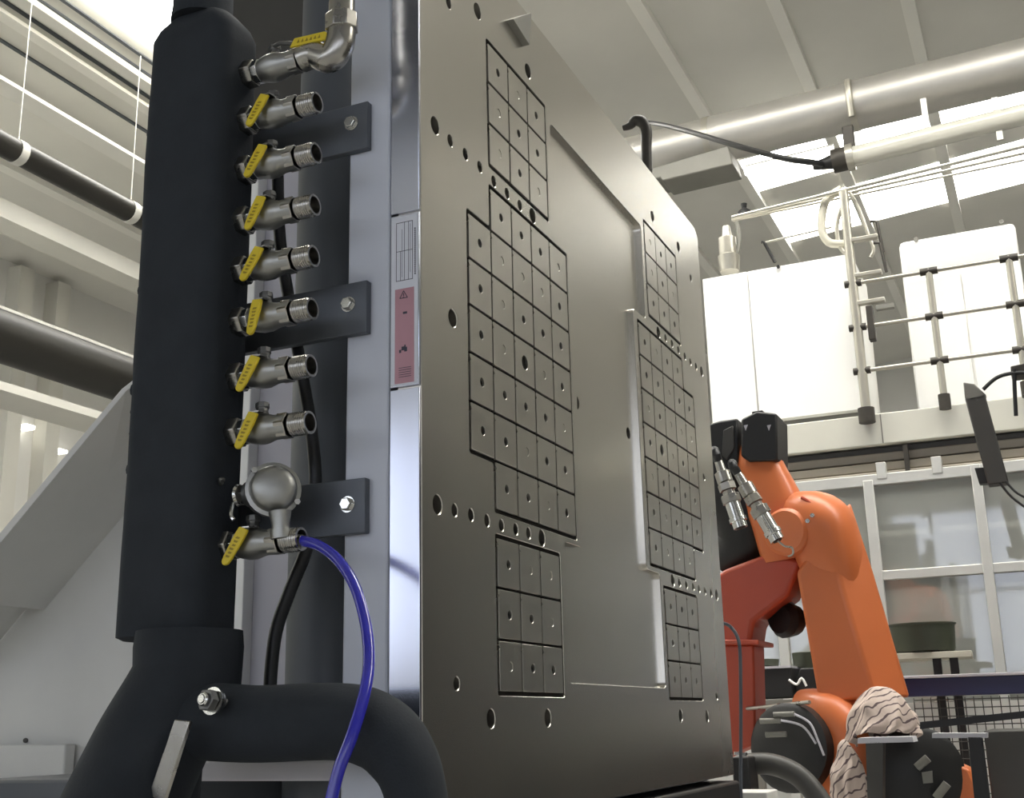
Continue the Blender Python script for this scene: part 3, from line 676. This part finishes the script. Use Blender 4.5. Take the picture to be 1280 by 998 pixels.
# ------------------------------------------------------------------ right: white machine deck with cabinets and guard rail
XB = 5.0
dk = thing('machine_deck', 'long grey deck fascia under the white cabinets', 'deck', (XB, 0, 2.93))
bx('fascia', (XB - .02, -1.9, 2.945), (XB + .03, 1.6, 3.115), 'fascia', dk, .006)
bx('deck_plate', (XB + .03, -1.9, 3.06), (XB + 1.6, 1.6, 3.115), 'grey', dk)
MB().box((XB - .022, on('X', XB, 1102, 530).y - .003, 2.95), (XB - .0195, on('X', XB, 1102, 530).y + .003, 3.11)).build('fascia_joint', 'grey', dk)
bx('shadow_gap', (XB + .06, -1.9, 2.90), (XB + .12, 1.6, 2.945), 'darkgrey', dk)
for i, (za, zb_, xo) in enumerate(((2.865, 2.915, .05), (2.81, 2.858, .03), (2.755, 2.803, .0), (2.715, 2.748, .06))):
    bx('deck_rail', (XB + xo, -1.9, za), (XB + xo + .10, 1.6, zb_), 'slat', dk, .006)
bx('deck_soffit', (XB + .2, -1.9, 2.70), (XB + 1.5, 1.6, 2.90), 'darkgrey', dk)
bx('joint_plate', (XB - .02, on('X', XB, 1133, 570).y - .012, 2.74), (XB + .02, on('X', XB, 1133, 570).y + .012, 2.93), 'clamp', dk)
ca = thing('white_cabinet', 'wide white cabinet with a door seam standing on the deck behind the robot', 'cabinet', (XB + .3, .53, 3.15))
ys = on('X', XB, 940, 430).y
bx('carcass', (XB + .045, .102, 3.155), (XB + .62, .965, 4.07), 'white', ca, .006)
bx('door', (XB + .025, .104, 3.16), (XB + .045, ys - .003, 4.066), 'white', ca, .004); bx('door', (XB + .025, ys + .003, 3.16), (XB + .045, .963, 4.066), 'white', ca, .004)
q = on('X', XB + .02, 973, 334); MB().cyl(q, q + V(-.012, 0, 0), .010, n=10).build('latch', 'dark', ca)
q = on('X', XB + .02, 1059, 318); MB().cyl(q, q + V(-.012, 0, 0), .008, n=10).build('latch', 'grey', ca)
bx('plinth', (XB + .06, .11, 3.115), (XB + .6, .96, 3.155), 'grey', ca)
cb = thing('white_panel_cabinet', 'tall white rounded cabinet behind the guard rail', 'cabinet', (XB + .7, -.5, 3.115))
yl, yr = on('X', XB + .4, 1129, 360).y, on('X', XB + .4, 1276, 330).y
zt4 = on('X', XB + .4, 1200, 287).z
bx('carcass', (XB + .42, yr, 3.12), (XB + .95, yl, zt4), 'white', cb, .03)
for i in range(2):
    ya = yl + (yr - yl) * (i * .5) - .004; yb_ = yl + (yr - yl) * (i * .5 + .5) + .004
    bx('door', (XB + .402, yb_, 3.20), (XB + .42, ya, zt4 - .26), 'white', cb, .01)
for p in ((1145, 300), (1252, 278)):
    q = on('X', XB + .42, *p); MB().cyl(q, q + V(-.015, 0, 0), .013, n=10).build('latch', 'grey', cb)
gr = thing('guard_rail', 'galvanised pipe guard rail with three bars on the deck edge', 'guard rail', (XB, -.3, 3.1))
XR = XB - .062
for px, py0, py1, r in ((1074, 236, 523, .026), (1172, 335, 506, .018), (1276, 318, 490, .018)):
    y = on('X', XR, px, 430).y; z0_ = on('X', XR, px, py1).z; z1_ = on('X', XR, px, py0).z
    MB().cyl((XR, y, z0_), (XR, y, z1_), r, n=12).build('post', 'rail', gr); MB().cyl((XR, y, z0_ - .03), (XR, y, z0_ + .05), r * 1.7, n=12).build('post_socket', 'clamp', gr)
    for pb in (352, 408, 463):
        zb_ = on('X', XR, 1083, pb).z; MB().cyl((XR, y - .045, zb_), (XR, y + .045, zb_), .020, n=10).build('pipe_clamp', 'clamp', gr)
yA = on('X', XR, 1079, 400).y
for pb in (352, 408, 463):
    zb_ = on('X', XR, 1083, pb).z; MB().cyl((XR, yA, zb_), (XR, -1.9, zb_), .0115, n=10).build('rail_bar', 'rail', gr)
y = on('X', XR, 1074, 430).y
for py in (300, 345, 380):
    q = on('X', XR, 1072, py); bx('side_arm', (XR - .02, y - .16, q.z - .012), (XR + .02, y, q.z + .012), 'rail', gr, .004)
for px, py0, py1 in ((1096, 285, 300), (1100, 312, 325)):
    a = on('X', XR, px - 8, py0 - 8); b = on('X', XR, px, py0 - 8); c = on('X', XR, px + 8, py1 + 15)
    MB().tube([a, b, c], .009, 8, 1).build('cable_arm', 'clamp', gr)
bx('switch_box', on('X', XR - .02, 1086, 425), on('X', XR + .04, 1092, 385), 'clamp', gr, .005)
bx('sensor_plate', on('X', XR - .02, 1095, 387), on('X', XR + .02, 1118, 381), 'grey', gr)
for i, off in enumerate((0, .05, .10)):
    a = on('X', XB + .05 + off, 915, 272 + i * 2); b = on('X', XB + .05 + off, 1300, 178 + i * 9)
    tag(MB().tube([a, (a + b) / 2, b + (b - a) * .3], .012 - .002 * i, 8, 1).build('conduit', 'rail'), ['topmost thin conduit crossing the bright roof light', 'middle thin conduit crossing the bright roof light', 'lowest thin conduit crossing the bright roof light'][i], 'conduit', 'conduits above the white cabinets')
lp = [((1052, 236), (1032, 252), (1027, 285), (1036, 303), (1056, 305)), ((1062, 248), (1050, 265), (1046, 290), (1052, 312), (1062, 318)), ((1062, 240), (1074, 262), (1086, 295), (1092, 312), (1088, 322))]
for i, pp in enumerate(lp):
    tag(MB().tube([on('X', XB + .1, *p) for p in pp], [.026, .014, .009][i] if False else (.024, .013, .010)[i], 10, 6).build('looped_hose', 'rail' if i else 'cream'), ['thick pale hose looped above the wide white cabinet', 'thinner hose loop right beside the mast', 'slim hose falling on the far side of the mast'][i], 'hose')
vl = thing('vacuum_loader', 'small clear-walled material loader on top of the white cabinet', 'loader', on('X', XB + .3, 912, 338))
q = on('X', XB + .3, 912, 340)
MB().lathe(q, (0, 0, 1), [(0, .06), (.10, .07), (.11, .055), (.22, .055), (.23, .03), (.30, .022)], 16).build('hopper_body', 'rail', vl)
MB().tube([on('X', XB + .3, p[0], p[1]) for p in ((921, 318), (924, 300), (922, 280), (916, 274))], .014, 8, 5).build('feed_hose', 'grey', vl)
MB().lathe(on('X', XB + .3, 931, 270), (0, 0, 1), [(0, .05), (.03, .04), (.05, .015), (.08, .02)], 12).build('loader_cap', 'dark', vl)
MB().tube([on('X', XB + .2, *p) for p in ((952, 303), (955, 303), (969, 328))], .010, 8, 1).build('level_arm', 'dark', vl)
MB().tube([on('X', XB + .2, *p) for p in ((953, 304), (1040, 284))], .007, 8, 1).build('level_bar', 'rail', vl)

# glazed partition below the deck
gz = thing('glazed_partition', 'aluminium framed glass partition below the deck', 'partition', (XB - .1, 0, 1.0))
XP = XB - .06
def col(px0, px1, py, z0, z1, x=XP, mt='alu', nm='mullion'):
    y0, y1 = on('X', x, px1, py).y, on('X', x, px0, py).y; return bx(nm, (x, y0, z0), (x + .06, y1, z1), mt, gz, .004)
ztop = on('X', XP, 1150, 594).z; zmid = on('X', XP, 1170, 715).z
col(1082, 1095, 640, 1.0, ztop); col(1222, 1235, 660, 1.0, ztop + .03); col(960, 972, 640, 1.0, ztop)
for z, h, nm in ((ztop - .03, .06, 'top_rail'), (zmid - .025, .05, 'middle_rail'), (1.35, .06, 'bottom_rail')):
    bx(nm, (XP + .005, -1.9, z), (XP + .055, 1.2, z + h), 'alu', gz, .004)
col(1166, 1172, 640, zmid, ztop, XP + .35, 'alu', 'rear_mullion')
yb3 = [on('X', XP, p, 660).y for p in (1300, 1229, 1088, 966, 860)]
for i in range(4):
    a_, b_2 = (-3.0 if i == 0 else yb3[i]), yb3[i + 1]
    bx('glass_pane', (XP + .028, a_, zmid), (XP + .034, b_2, ztop), 'glass', gz); bx('glass_pane', (XP + .028, a_, 1.38), (XP + .034, b_2, zmid), 'glass', gz)
for px in (1100, 1170):
    y = on('X', XP, px, 575).y; bx('hanger', (XP, y - .025, ztop), (XP + .05, y + .025, ztop + .09), 'alu', gz, .003)
bw = struct(bx('wall_partition', (XB + 1.7, -4, 0), (XB + 1.8, 2.2, 2.69), 'wall'))
tk = thing('cream_tank', 'cream round tank standing behind the glass partition', 'tank', (XB + .9, on('X', XB + .9, 1150, 780).y, 0))
q = on('X', XB + .9, 1150, 780); MB().lathe((XB + .9, q.y, 0), (0, 0, 1), [(0, .30), (1.9, .30), (2.0, .27), (2.05, .1)], 28).build('shell', 'cream', tk); MB().lathe((XB + .9, q.y, 2.05), (0, 0, 1), [(0, .08), (.06, .08)], 14).build('lid', 'grey', tk)

# barrel on a slatted stand
XK = 4.3
bl = thing('drum_tray', 'dark green steel drum on a slatted stand behind the robot arm', 'drum', on('X', XK, 1158, 822))
q = on('X', XK, 1156, 815); k = depth(q) / FPX
MB().lathe(q + V(0, 0, 0), (0, 0, 1), [(0, 36 * k), (.01, 37 * k), (31 * k, 39 * k), (33 * k, 41 * k), (34 * k, 41 * k)], 28).build('drum_wall', 'green', bl)
for i in range(4):
    p0_ = on('X', XK - .12 + i * .08, 1112, 820 - i * 2); p1_ = on('X', XK - .12 + i * .08, 1213, 805 - i * 2)
    MB().box((p0_.x, p1_.y, q.z - .035), (p0_.x + .05, p0_.y, q.z - .008)).build('slat', 'cream', bl, .002)
for p in ((1170, 815), (1192, 822)):
    e = on('X', XK - .05, *p); MB().box((e.x - .015, e.y - .018, e.z - .5), (e.x + .015, e.y + .018, e.z + .01)).build('leg', 'dark', bl)
tag(MB().lathe(on('X', 4.4, 1007, 835), (0, 0, 1), [(0, .055), (.07, .06), (.072, .05)], 18).build('small_drum', 'green'), 'small dark green drum between the robot arm links', 'drum')
tag(MB().lathe(on('X', 4.4, 955, 833), (0, 0, 1), [(0, .07), (.03, .075), (.032, .06)], 18).build('shallow_tin', 'green'), 'shallow dark tin next to the red wrist column', 'tin')

# navy beam, wire mesh and dark frame in front of the partition
XN = 3.9
nb_ = thing('navy_beam', 'navy blue steel beam with a pale top edge', 'beam', on('X', XN, 1200, 872))
za, zb_ = on('X', XN, 1220, 869).z, on('X', XN, 1220, 846).z
yE = on('X', XN, 1128, 855).y
bx('beam_body', (XN, -1.9, za), (XN + .12, yE, zb_), 'blue', nb_, .004); bx('top_flange', (XN - .01, -1.9, zb_), (XN + .13, yE + .01, zb_ + .012), 'pinkgrey', nb_, .002)
wm = thing('wire_mesh_panel', 'grey wire mesh fence panel below the navy beam', 'mesh panel', on('X', XN + .05, 1200, 998))
ztm, zbm = za - .005, on('X', XN + .05, 1200, 1040).z
yw = on('X', XN + .05, 1145, 900).y; sp_ = .034; vw = None; n_ = int((yw + .75) / sp_)
for i in range(n_):
    y = yw - i * sp_
    if vw is None: vw = MB().cyl((XN + .05, y, zbm), (XN + .05, y, ztm), .0022, n=5).build('wire', 'wire', wm); y00 = y
    else: o = vw.copy(); COL.objects.link(o); o.location = vw.location + V(0, y - y00, 0)
hw_ = None; z = ztm - .01
while z > zbm:
    if hw_ is None: hw_ = MB().cyl((XN + .047, -.75, z), (XN + .047, yw, z), .0022, n=5).build('wire', 'wire', wm); z00 = z
    else: o = hw_.copy(); COL.objects.link(o); o.location = hw_.location + V(0, 0, z - z00)
    z -= sp_
bx('backing_wall', (XN + .55, -1.2, 0.2), (XN + .6, .25, za - .02), 'wall', wm)
fr = thing('dark_support_frame', 'dark steel frame with a white top strip beside the robot', 'frame', on('X', 2.9, 1225, 998))
MB().prism([on('X', 2.45, *p) for p in ((1150, 903), (1290, 888), (1290, 897), (1150, 912))], (.06, 0, 0)).build('upper_bar', 'dark', fr)
MB().prism([on('X', 2.5, *p) for p in ((1165, 917), (1233, 917), (1233, 923), (1165, 923))], (.10, 0, 0)).build('top_strip', 'pinkgrey', fr)
MB().prism([on('X', 2.5, *p) for p in ((1210, 922), (1227, 922), (1242, 1040), (1222, 1040))], (.05, 0, 0)).build('post', 'dark', fr)
MB().prism([on('X', 2.5, *p) for p in ((1072, 923), (1140, 921), (1142, 928), (1072, 930))], (.12, 0, 0)).build('side_strip', 'pinkgrey', fr)
MB().prism([on('X', 2.5, *p) for p in ((1082, 928), (1104, 928), (1103, 1050), (1086, 1050))], (.06, 0, 0)).build('near_post', 'darkgrey', fr)
tag(bx('grey_side_cabinet', on('X', 3.0, 1247, 1060), on('X', 3.5, 1420, 908), 'darkgrey', None, .006), 'dark grey cabinet standing below the wire mesh', 'cabinet')

# grey hanging arm with cables
ar = thing('bent_bracket_arm', 'grey bent steel bracket arm hanging in front of the partition', 'bracket arm', on('X', 3.6, 1240, 605))
pxprism([(1204, 478), (1218, 480), (1233, 494), (1222, 502), (1206, 498)], 3.6, .05).build('hinge_plate', 'grey', ar, .004)
pxprism([(1206, 498), (1231, 492), (1261, 603), (1235, 606)], 3.6, .08).build('arm_plate', 'darkgrey', ar, .005)
pxprism([(1218, 585), (1234, 584), (1236, 604), (1224, 605)], 3.62, .05).build('sensor_block', 'dark', ar, .003)
MB().tube([on('X', 3.6, *p) for p in ((1229, 487), (1245, 473), (1264, 467), (1290, 466))], .008, 8, 6).build('feed_cable', 'blackhose', ar)
for pp in (((1250, 604), (1265, 622), (1290, 640)), ((1257, 602), (1272, 617), (1295, 628))): MB().tube([on('X', 3.6, *p) for p in pp], .005, 8, 5).build('trailing_cable', 'blackhose', ar)
MB().tube([on('X', 3.6, *p) for p in ((1270, 520), (1268, 480), (1268, 462))], .008, 8, 4).build('drop_cable', 'blackhose', ar)
pxprism([(1263, 458), (1290, 452), (1290, 466), (1264, 470)], 3.6, .1).build('junction_box', 'clamp', ar, .004)

# ------------------------------------------------------------------ orange robot
XO = 2.95
rb = thing('orange_robot', 'orange industrial robot arm bent at the elbow beside the plate', 'robot', (XO + .2, on('X', XO, 1060, 960).y, 0))
def rp(*a, X=XO): return on('X', X, *a)
kx = depth(rp(1000, 700)) / FPX
# main link arm: front facet and bevelled right facet
A1 = [(1000, 720), (1040, 640), (1056, 700), (1092, 868), (1030, 878)]
fr_ = MB().add([rp(996, 716), rp(1034, 660), rp(1053, 735), rp(1093, 872), rp(1024, 880), rp(1063, 628, X=XO + .10), rp(1090, 712, X=XO + .10), rp(1137, 872, X=XO + .10), rp(1000, 716, X=XO + .32), rp(1060, 640, X=XO + .32), rp(1090, 712, X=XO + .32), rp(1137, 872, X=XO + .32), rp(1030, 880, X=XO + .32)],
               [(0, 1, 2, 3, 4), (1, 5, 6, 2), (2, 6, 7, 3), (5, 9, 10, 6), (6, 10, 11, 7), (0, 8, 9, 5, 1), (0, 4, 12, 8), (3, 7, 11, 12, 4), (8, 12, 11, 10, 9)])
fr_.build('link_arm', 'orange', rb, .012, 3)
# elbow shoulder hood
MB().tube([rp(985, 645, X=XO + .14), rp(1005, 650, X=XO + .10), rp(1024, 660, X=XO + .08), rp(1040, 700, X=XO + .10), rp(1058, 765, X=XO + .14)], [26 * kx, 38 * kx, 43 * kx, 39 * kx, 24 * kx], 24, 6, .25).build('elbow_hood', 'orange', rb, ang=60)
MB().tube([rp(950, 560, X=XO + .14), rp(953, 590, X=XO + .12), rp(972, 640, X=XO + .12), rp(985, 700, X=XO + .14)], [24 * kx, 31 * kx, 37 * kx, 32 * kx], 20, 6, .35).build('upper_casting', 'orange', rb, ang=60)
MB().lathe(rp(982, 665, X=XO - .02), (-1, .25, 0), [(-.06, 30 * kx), (0, 30 * kx), (.012, 26 * kx), (.014, 12 * kx)], 28).build('elbow_cover', 'orange', rb)
MB().tube([rp(1002, 622, X=XO - .02), rp(1016, 632, X=XO - .03), rp(1024, 648, X=XO - .03)], 2.2 * kx, 8, 5).build('cover_rim', 'redor', rb)
for p in ((1010, 652), (1016, 645)): MB().lathe(rp(*p, X=XO - .05), (-1, 0, 0), [(0, 3 * kx), (.012, 3 * kx)], 6).build('cover_bolt', 'chrome', rb)
# forearm going down-left and the wrist column
pxprism([(905, 712), (962, 690), (1003, 700), (985, 745), (942, 778), (938, 806), (890, 806), (890, 722)], XO + .06, .24).build('forearm', 'redor', rb, .018, 3)
pxprism([(888, 800), (948, 800), (948, 806), (888, 806)], XO + .04, .26).build('wrist_flange', 'redor', rb, .004)
pxprism([(888, 806), (942, 806), (945, 930), (888, 955)], XO + .08, .18).build('wrist_column', 'redor', rb, .008)
# black motors on the elbow
m1 = pxprism([(926, 524), (946, 514), (971, 517), (972, 576), (936, 577), (926, 570)], XO + .02, .20).build('motor', 'dark', rb, .008)
pxprism([(940, 515), (953, 513), (953, 516), (940, 518)], XO + .03, .06).build('motor_plug', 'dark', m1)
for px in (932, 961): pxprism([(px - 2.4, 532), (px + 2.6, 531), (px, 538.5)], XO + .017, .003).build('warning_mark', 'pinkgrey', m1)
m2 = pxprism([(886, 530), (900, 526), (922, 523), (924, 588), (906, 600), (886, 598)], XO + .06, .2).build('motor', 'dark', rb, .008)
pxprism([(904, 538), (916, 532), (918, 560), (908, 575), (902, 570)], XO + .05, .02).build('motor_fin', 'darkgrey', m2, .003)
MB().tube([rp(900, 600, X=XO + .15), rp(925, 640, X=XO + .16), rp(930, 680, X=XO + .18), rp(905, 705, X=XO + .2)], [34 * kx, 38 * kx, 36 * kx, 30 * kx], 16, 5).build('gear_housing', 'dark', rb)
MB().lathe(rp(980, 775, X=XO + .2), (-.6, .3, 0), [(-.06, 20 * kx), (.0, 24 * kx), (.03, 18 * kx)], 14).build('rear_plug', 'dark', rb)
MB().tube([rp(960, 765, X=XO + .22), rp(975, 752, X=XO + .2), rp(990, 760, X=XO + .2)], 6 * kx, 8, 4).build('rear_cover', 'pinkgrey', rb)
# lower joint
MB().tube([rp(1002, 884, X=XO + .1), rp(1040, 900, X=XO + .05), rp(1062, 940, X=XO + .04), rp(1070, 1020, X=XO + .04)], [22 * kx, 34 * kx, 38 * kx, 40 * kx], 20, 6, .3).build('lower_joint', 'orange', rb, ang=60)
MB().lathe(rp(985, 935, X=XO - .06), (-1, .35, .05), [(-.14, 52 * kx), (0, 52 * kx), (.015, 46 * kx), (.02, 20 * kx)], 30).build('joint_motor', 'dark', rb)
for i, p in enumerate(((985, 893), (968, 901), (975, 918))): MB().cyl(rp(p[0] - 18, p[1] + 1, X=XO - .12), rp(p[0] + 8, p[1], X=XO - .12), 3.5 * kx, n=10).build('plug_connector', 'grey', rb)
MB().tube([rp(*p, X=XO - .13) for p in ((993, 893), (1012, 904), (1022, 925), (1030, 945))], 1.4 * kx, 8, 6).build('motor_cable', 'pinkgrey', rb)
MB().tube([rp(*p, X=XO - .13) for p in ((976, 901), (1003, 908), (1020, 930))], 1.4 * kx, 8, 6).build('motor_cable', 'pinkgrey', rb)
MB().lathe(rp(1150, 965, X=XO - .05), (-1, -.3, .05), [(-.2, 50 * kx), (0, 50 * kx), (.012, 44 * kx)], 30).build('balancer_drum', 'dark', rb)
for p, q_ in (((1146, 960), (1160, 948)), ((1170, 998), (1184, 980))): MB().cyl(rp(*p, X=XO - .07), rp(*q_, X=XO - .07), 5 * kx, n=10).build('drum_plug', 'grey', rb)
pxprism([(1152, 966), (1165, 964), (1166, 979), (1154, 980)], XO - .075, .01).build('drum_plate', 'grey', rb)
pxprism([(1196, 955), (1212, 962), (1240, 1030), (1188, 1030)], XO - .02, .15).build('base_casting', 'orange', rb, .01)
bx('pedestal', (XO - .05, rp(1180, 990).y, 0), (XO + .45, rp(1010, 990).y, .55), 'orange', rb, .02)
MB().cyl((XO + .2, rp(1090, 990).y, .55), (XO + .2, rp(1090, 990).y, 1.35), .20, n=24).build('turntable', 'orange', rb)

# silver hose couplings in front of the elbow
def coupling(label, pts, X):
    t = thing('hose_coupling', label, 'coupling', on('X', X, *pts[-1]), 'silver hose couplings by the robot')
    P = [on('X', X, *p) for p in pts]; d = (P[-1] - P[0]); Ln = d.length; k_ = depth(P[0]) / FPX
    prf = [(0, 5), (.18, 6), (.20, 10), (.34, 10), (.36, 7.5), (.46, 7.5), (.48, 10), (.60, 10), (.62, 8)]
    MB().lathe(P[0], d, [(a * Ln, r_ * k_) for a, r_ in prf[:5]], 14).build('ferrule', 'brushed', t)
    MB().lathe(P[0] + d * .36, d, [(0, 11 * k_), (.10 * Ln, 11 * k_)], 6).build('hex_nut', 'brushed', t, .0008)
    MB().lathe(P[0] + d * .47, d, [(0, 8 * k_), (.05 * Ln, 8 * k_), (.06 * Ln, 12 * k_), (.17 * Ln, 12 * k_), (.18 * Ln, 9 * k_)], 8).build('swivel_nut', 'brushed', t, .0008)
    MB().lathe(P[0] + d * .65, d, [(0, 9.5 * k_), (.2 * Ln, 9.5 * k_), (.21 * Ln, 11 * k_), (.26 * Ln, 11 * k_), (.27 * Ln, 9 * k_), (.35 * Ln, 9 * k_)], 16).build('quick_sleeve', 'chrome', t)
    MB().lathe(P[0] + d * .995, d, [(0, 6 * k_), (.012 * Ln, 6 * k_)], 12).build('bore', 'holedark', t)
    MB().tube([on('X', XO + .04, pts[0][0] - 6, pts[0][1] - 6), P[0] * .6 + on('X', XO, pts[0][0] - 10, pts[0][1] - 22) * .4, P[0] - d * .12, P[0] + d * .02], 5.5 * k_, 10, 5).build('hose_tail', 'blackhose', t); return t, P, k_
coupling('silver hose coupling hanging close to the plate edge', [(897, 574), (926, 660)], 2.2)
t, P, k_ = coupling('silver hose coupling with a small wire ring at its tip', [(921, 590), (972, 676)], 2.35)
e = on('X', 2.35, 972, 676); MB().tube([e, on('X', 2.35, 981, 683), on('X', 2.35, 990, 685), on('X', 2.35, 991, 693), on('X', 2.35, 985, 696)], 1.2 * k_, 8, 5).build('wire_ring', 'brushed', t)

# rag over the joint
def cloth(name, label, pts_c, rx, ry, rz, seed, down_to):
    mb = MB(); n, m_ = 36, 26; c = pts_c; vs = []; fs = []
    for j in range(m_ + 1):
        th = j / m_
        for k in range(n):
            a = 2 * math.pi * k / n; f1 = 0.5 + 0.5 * math.cos(math.pi * min(1, th * 1.6)); spread = math.sin(min(th * 1.7, 1) * math.pi / 2)
            fold = 1 + .16 * math.sin(a * 7 + seed) * th + .10 * math.sin(a * 11 + th * 9)
            p = Vector((rx * spread * math.cos(a) * fold, ry * spread * math.sin(a) * fold, rz * f1 - max(0, th - .45) * down_to * (1 + .5 * math.sin(a + seed))))
            nn = noise.noise_vector(p * 16 + Vector((seed, 0, 0))); vs.append(c + p + nn * .018)
    for j in range(m_):
        for k in range(n): fs.append((j * n + k, (j + 1) * n + k, (j + 1) * n + (k + 1) % n, j * n + (k + 1) % n))
    o = mb.add(vs, fs).build(name, 'rag', None, ang=80); tag(o, label, 'rag')
    s_ = o.modifiers.new('thick', 'SOLIDIFY'); s_.thickness = .004
    sm = o.modifiers.new('sub', 'SUBSURF'); sm.levels = 1; sm.render_levels = 1; return o
cloth('striped_rag', 'crumpled striped rag thrown over the robot joint', rp(1103, 905, X=XO - .1), .10, .115, .13, 1.3, .10)
cloth('hanging_cloth', 'grey cloth end hanging below the striped rag', rp(1062, 985, X=XO - .14), .05, .06, .16, 4.0, .35)

# thin tubes, bar, corner boxes at the lower right of the plate
tag(MB().tube([on('X', x_, *p) for p, x_ in (((903, 779), 1.35), ((912, 783), 1.4), ((921, 795), 1.4), ((925, 815), 1.4), ((926, 880), 1.4), ((926, 940), 1.4), ((926, 1000), 1.4))], .0042, 8, 6).build('thin_air_tube', 'bracket'), 'thin grey air tube curving down past the plate edge', 'air tube')
tag(MB().cyl(on('X', XO + .10, 928, 887), on('X', XO - .1, 1012, 878), .007, n=10).build('steel_rod', 'brushed'), 'thin steel rod in front of the red wrist column', 'rod')
tag(MB().tube([on('X', 2.0, *p) for p in ((932, 956), (965, 956), (1000, 972), (1030, 1010), (1040, 1050))], .030, 16, 6).build('grey_corrugated_hose', 'darkgrey'), 'thick dark grey hose arching below the black motor', 'hose')
tag(bx('white_carton', on('X', 1.5, 866, 1060), on('X', 1.62, 972, 987), 'carton', None, .003), 'pale box corner under the plate beside the grey hose', 'box')
bk = thing('black_valve_block', 'black valve block with silver fittings below the plate corner', 'valve block', on('X', 1.9, 935, 985))
bx('block', on('X', 1.9, 918, 1000), on('X', 2.0, 946, 945), 'dark', bk, .004)
MB().lathe(on('X', 1.88, 922, 944), (0, 0, 1), [(0, .010), (.008, .010)], 6).build('fitting', 'chrome', bk); MB().lathe(on('X', 1.88, 931, 945), (0, 0, 1), [(0, .008), (.008, .008)], 6).build('fitting', 'chrome', bk)
eb = thing('black_equipment_box', 'black equipment box seen between the robot links', 'equipment box', on('X', 4.2, 965, 880))
pxprism([(943, 836), (988, 834), (992, 872), (944, 874)], 4.2, .25).build('box_body', 'dark', eb, .005); pxprism([(943, 834), (988, 832), (988, 835), (943, 837)], 4.19, .27).build('box_lid', 'pinkgrey', eb)
pxprism([(1000, 836), (1022, 835), (1022, 875), (994, 875), (994, 856)], 4.25, .2).build('side_unit', 'dark', eb, .005)
MB().tube([on('X', 4.15, *p) for p in ((986, 850), (996, 856), (1002, 848), (1008, 858))], .006, 6, 4).build('white_wires', 'white', eb)
bx('shelf', on('X', 4.1, 940, 885), on('X', 4.5, 1030, 875), 'grey', eb)
for px in (946, 1024):
    e = on('X', 4.2, px, 884); bx('leg', (4.18, e.y - .015, 0), (4.22, e.y + .015, e.z), 'grey', eb)

# ------------------------------------------------------------------ unseen machine, added as a dark reflection in the plate
nm = thing('added_machine', 'unseen dark machine added to darken the plate reflection', 'machine', (6.0, -4.0, 0))
bx('added_body', (2.4, -6.5, 0), (9.5, -2.2, 2.9), 'dark', nm, .02)
bx('added_hood', (2.6, -6.2, 2.9), (7.6, -2.4, 3.6), 'darkgrey', nm, .02)
mv = thing('added_platen', 'unseen dark platen added to block light opposite the clamping plate', 'machine platen', (0.5, -2.0, 0.9))  # unseen, added to keep light off the manifold's right side
bx('added_block', (-0.3, -2.3, 0.9), (1.3, -1.85, 2.9), 'darkgrey', mv, .01)
for x_ in (-.1, 1.1):
    for z_ in (1.15, 2.65): MB().cyl((x_, -1.85, z_), (x_, -1.75, z_), .09, n=20).build('added_nut', 'dullnut', mv)
cr = thing('added_crane', 'unseen dark crane girder added to darken the side cover reflection', 'crane', (-5, 0, 5.4))  # unseen, added so the upper side cover mirrors something dark
bx('added_girder', (-5.3, -13.8, 5.35), (-4.5, 9.4, 6.2), 'dark', cr, .02)
for y_ in (-13.7, 9.2): bx('added_truck', (-6.2, y_ - .1, 5.5), (-3.6, y_ + .2, 5.9), 'dark', cr, .02)
ub = thing('machine_base_rail', 'black machine base rail directly under the clamping plate', 'machine rail', (0.6, 0, 1.2))
bx('rail_body', (0.05, -0.01, 1.28), (1.22, 0.30, 1.418), 'dark', ub, .006)
bx('rail_foot', (0.1, 0.02, 0.0), (1.15, 0.2, 1.28), 'darkgrey', ub, .006)
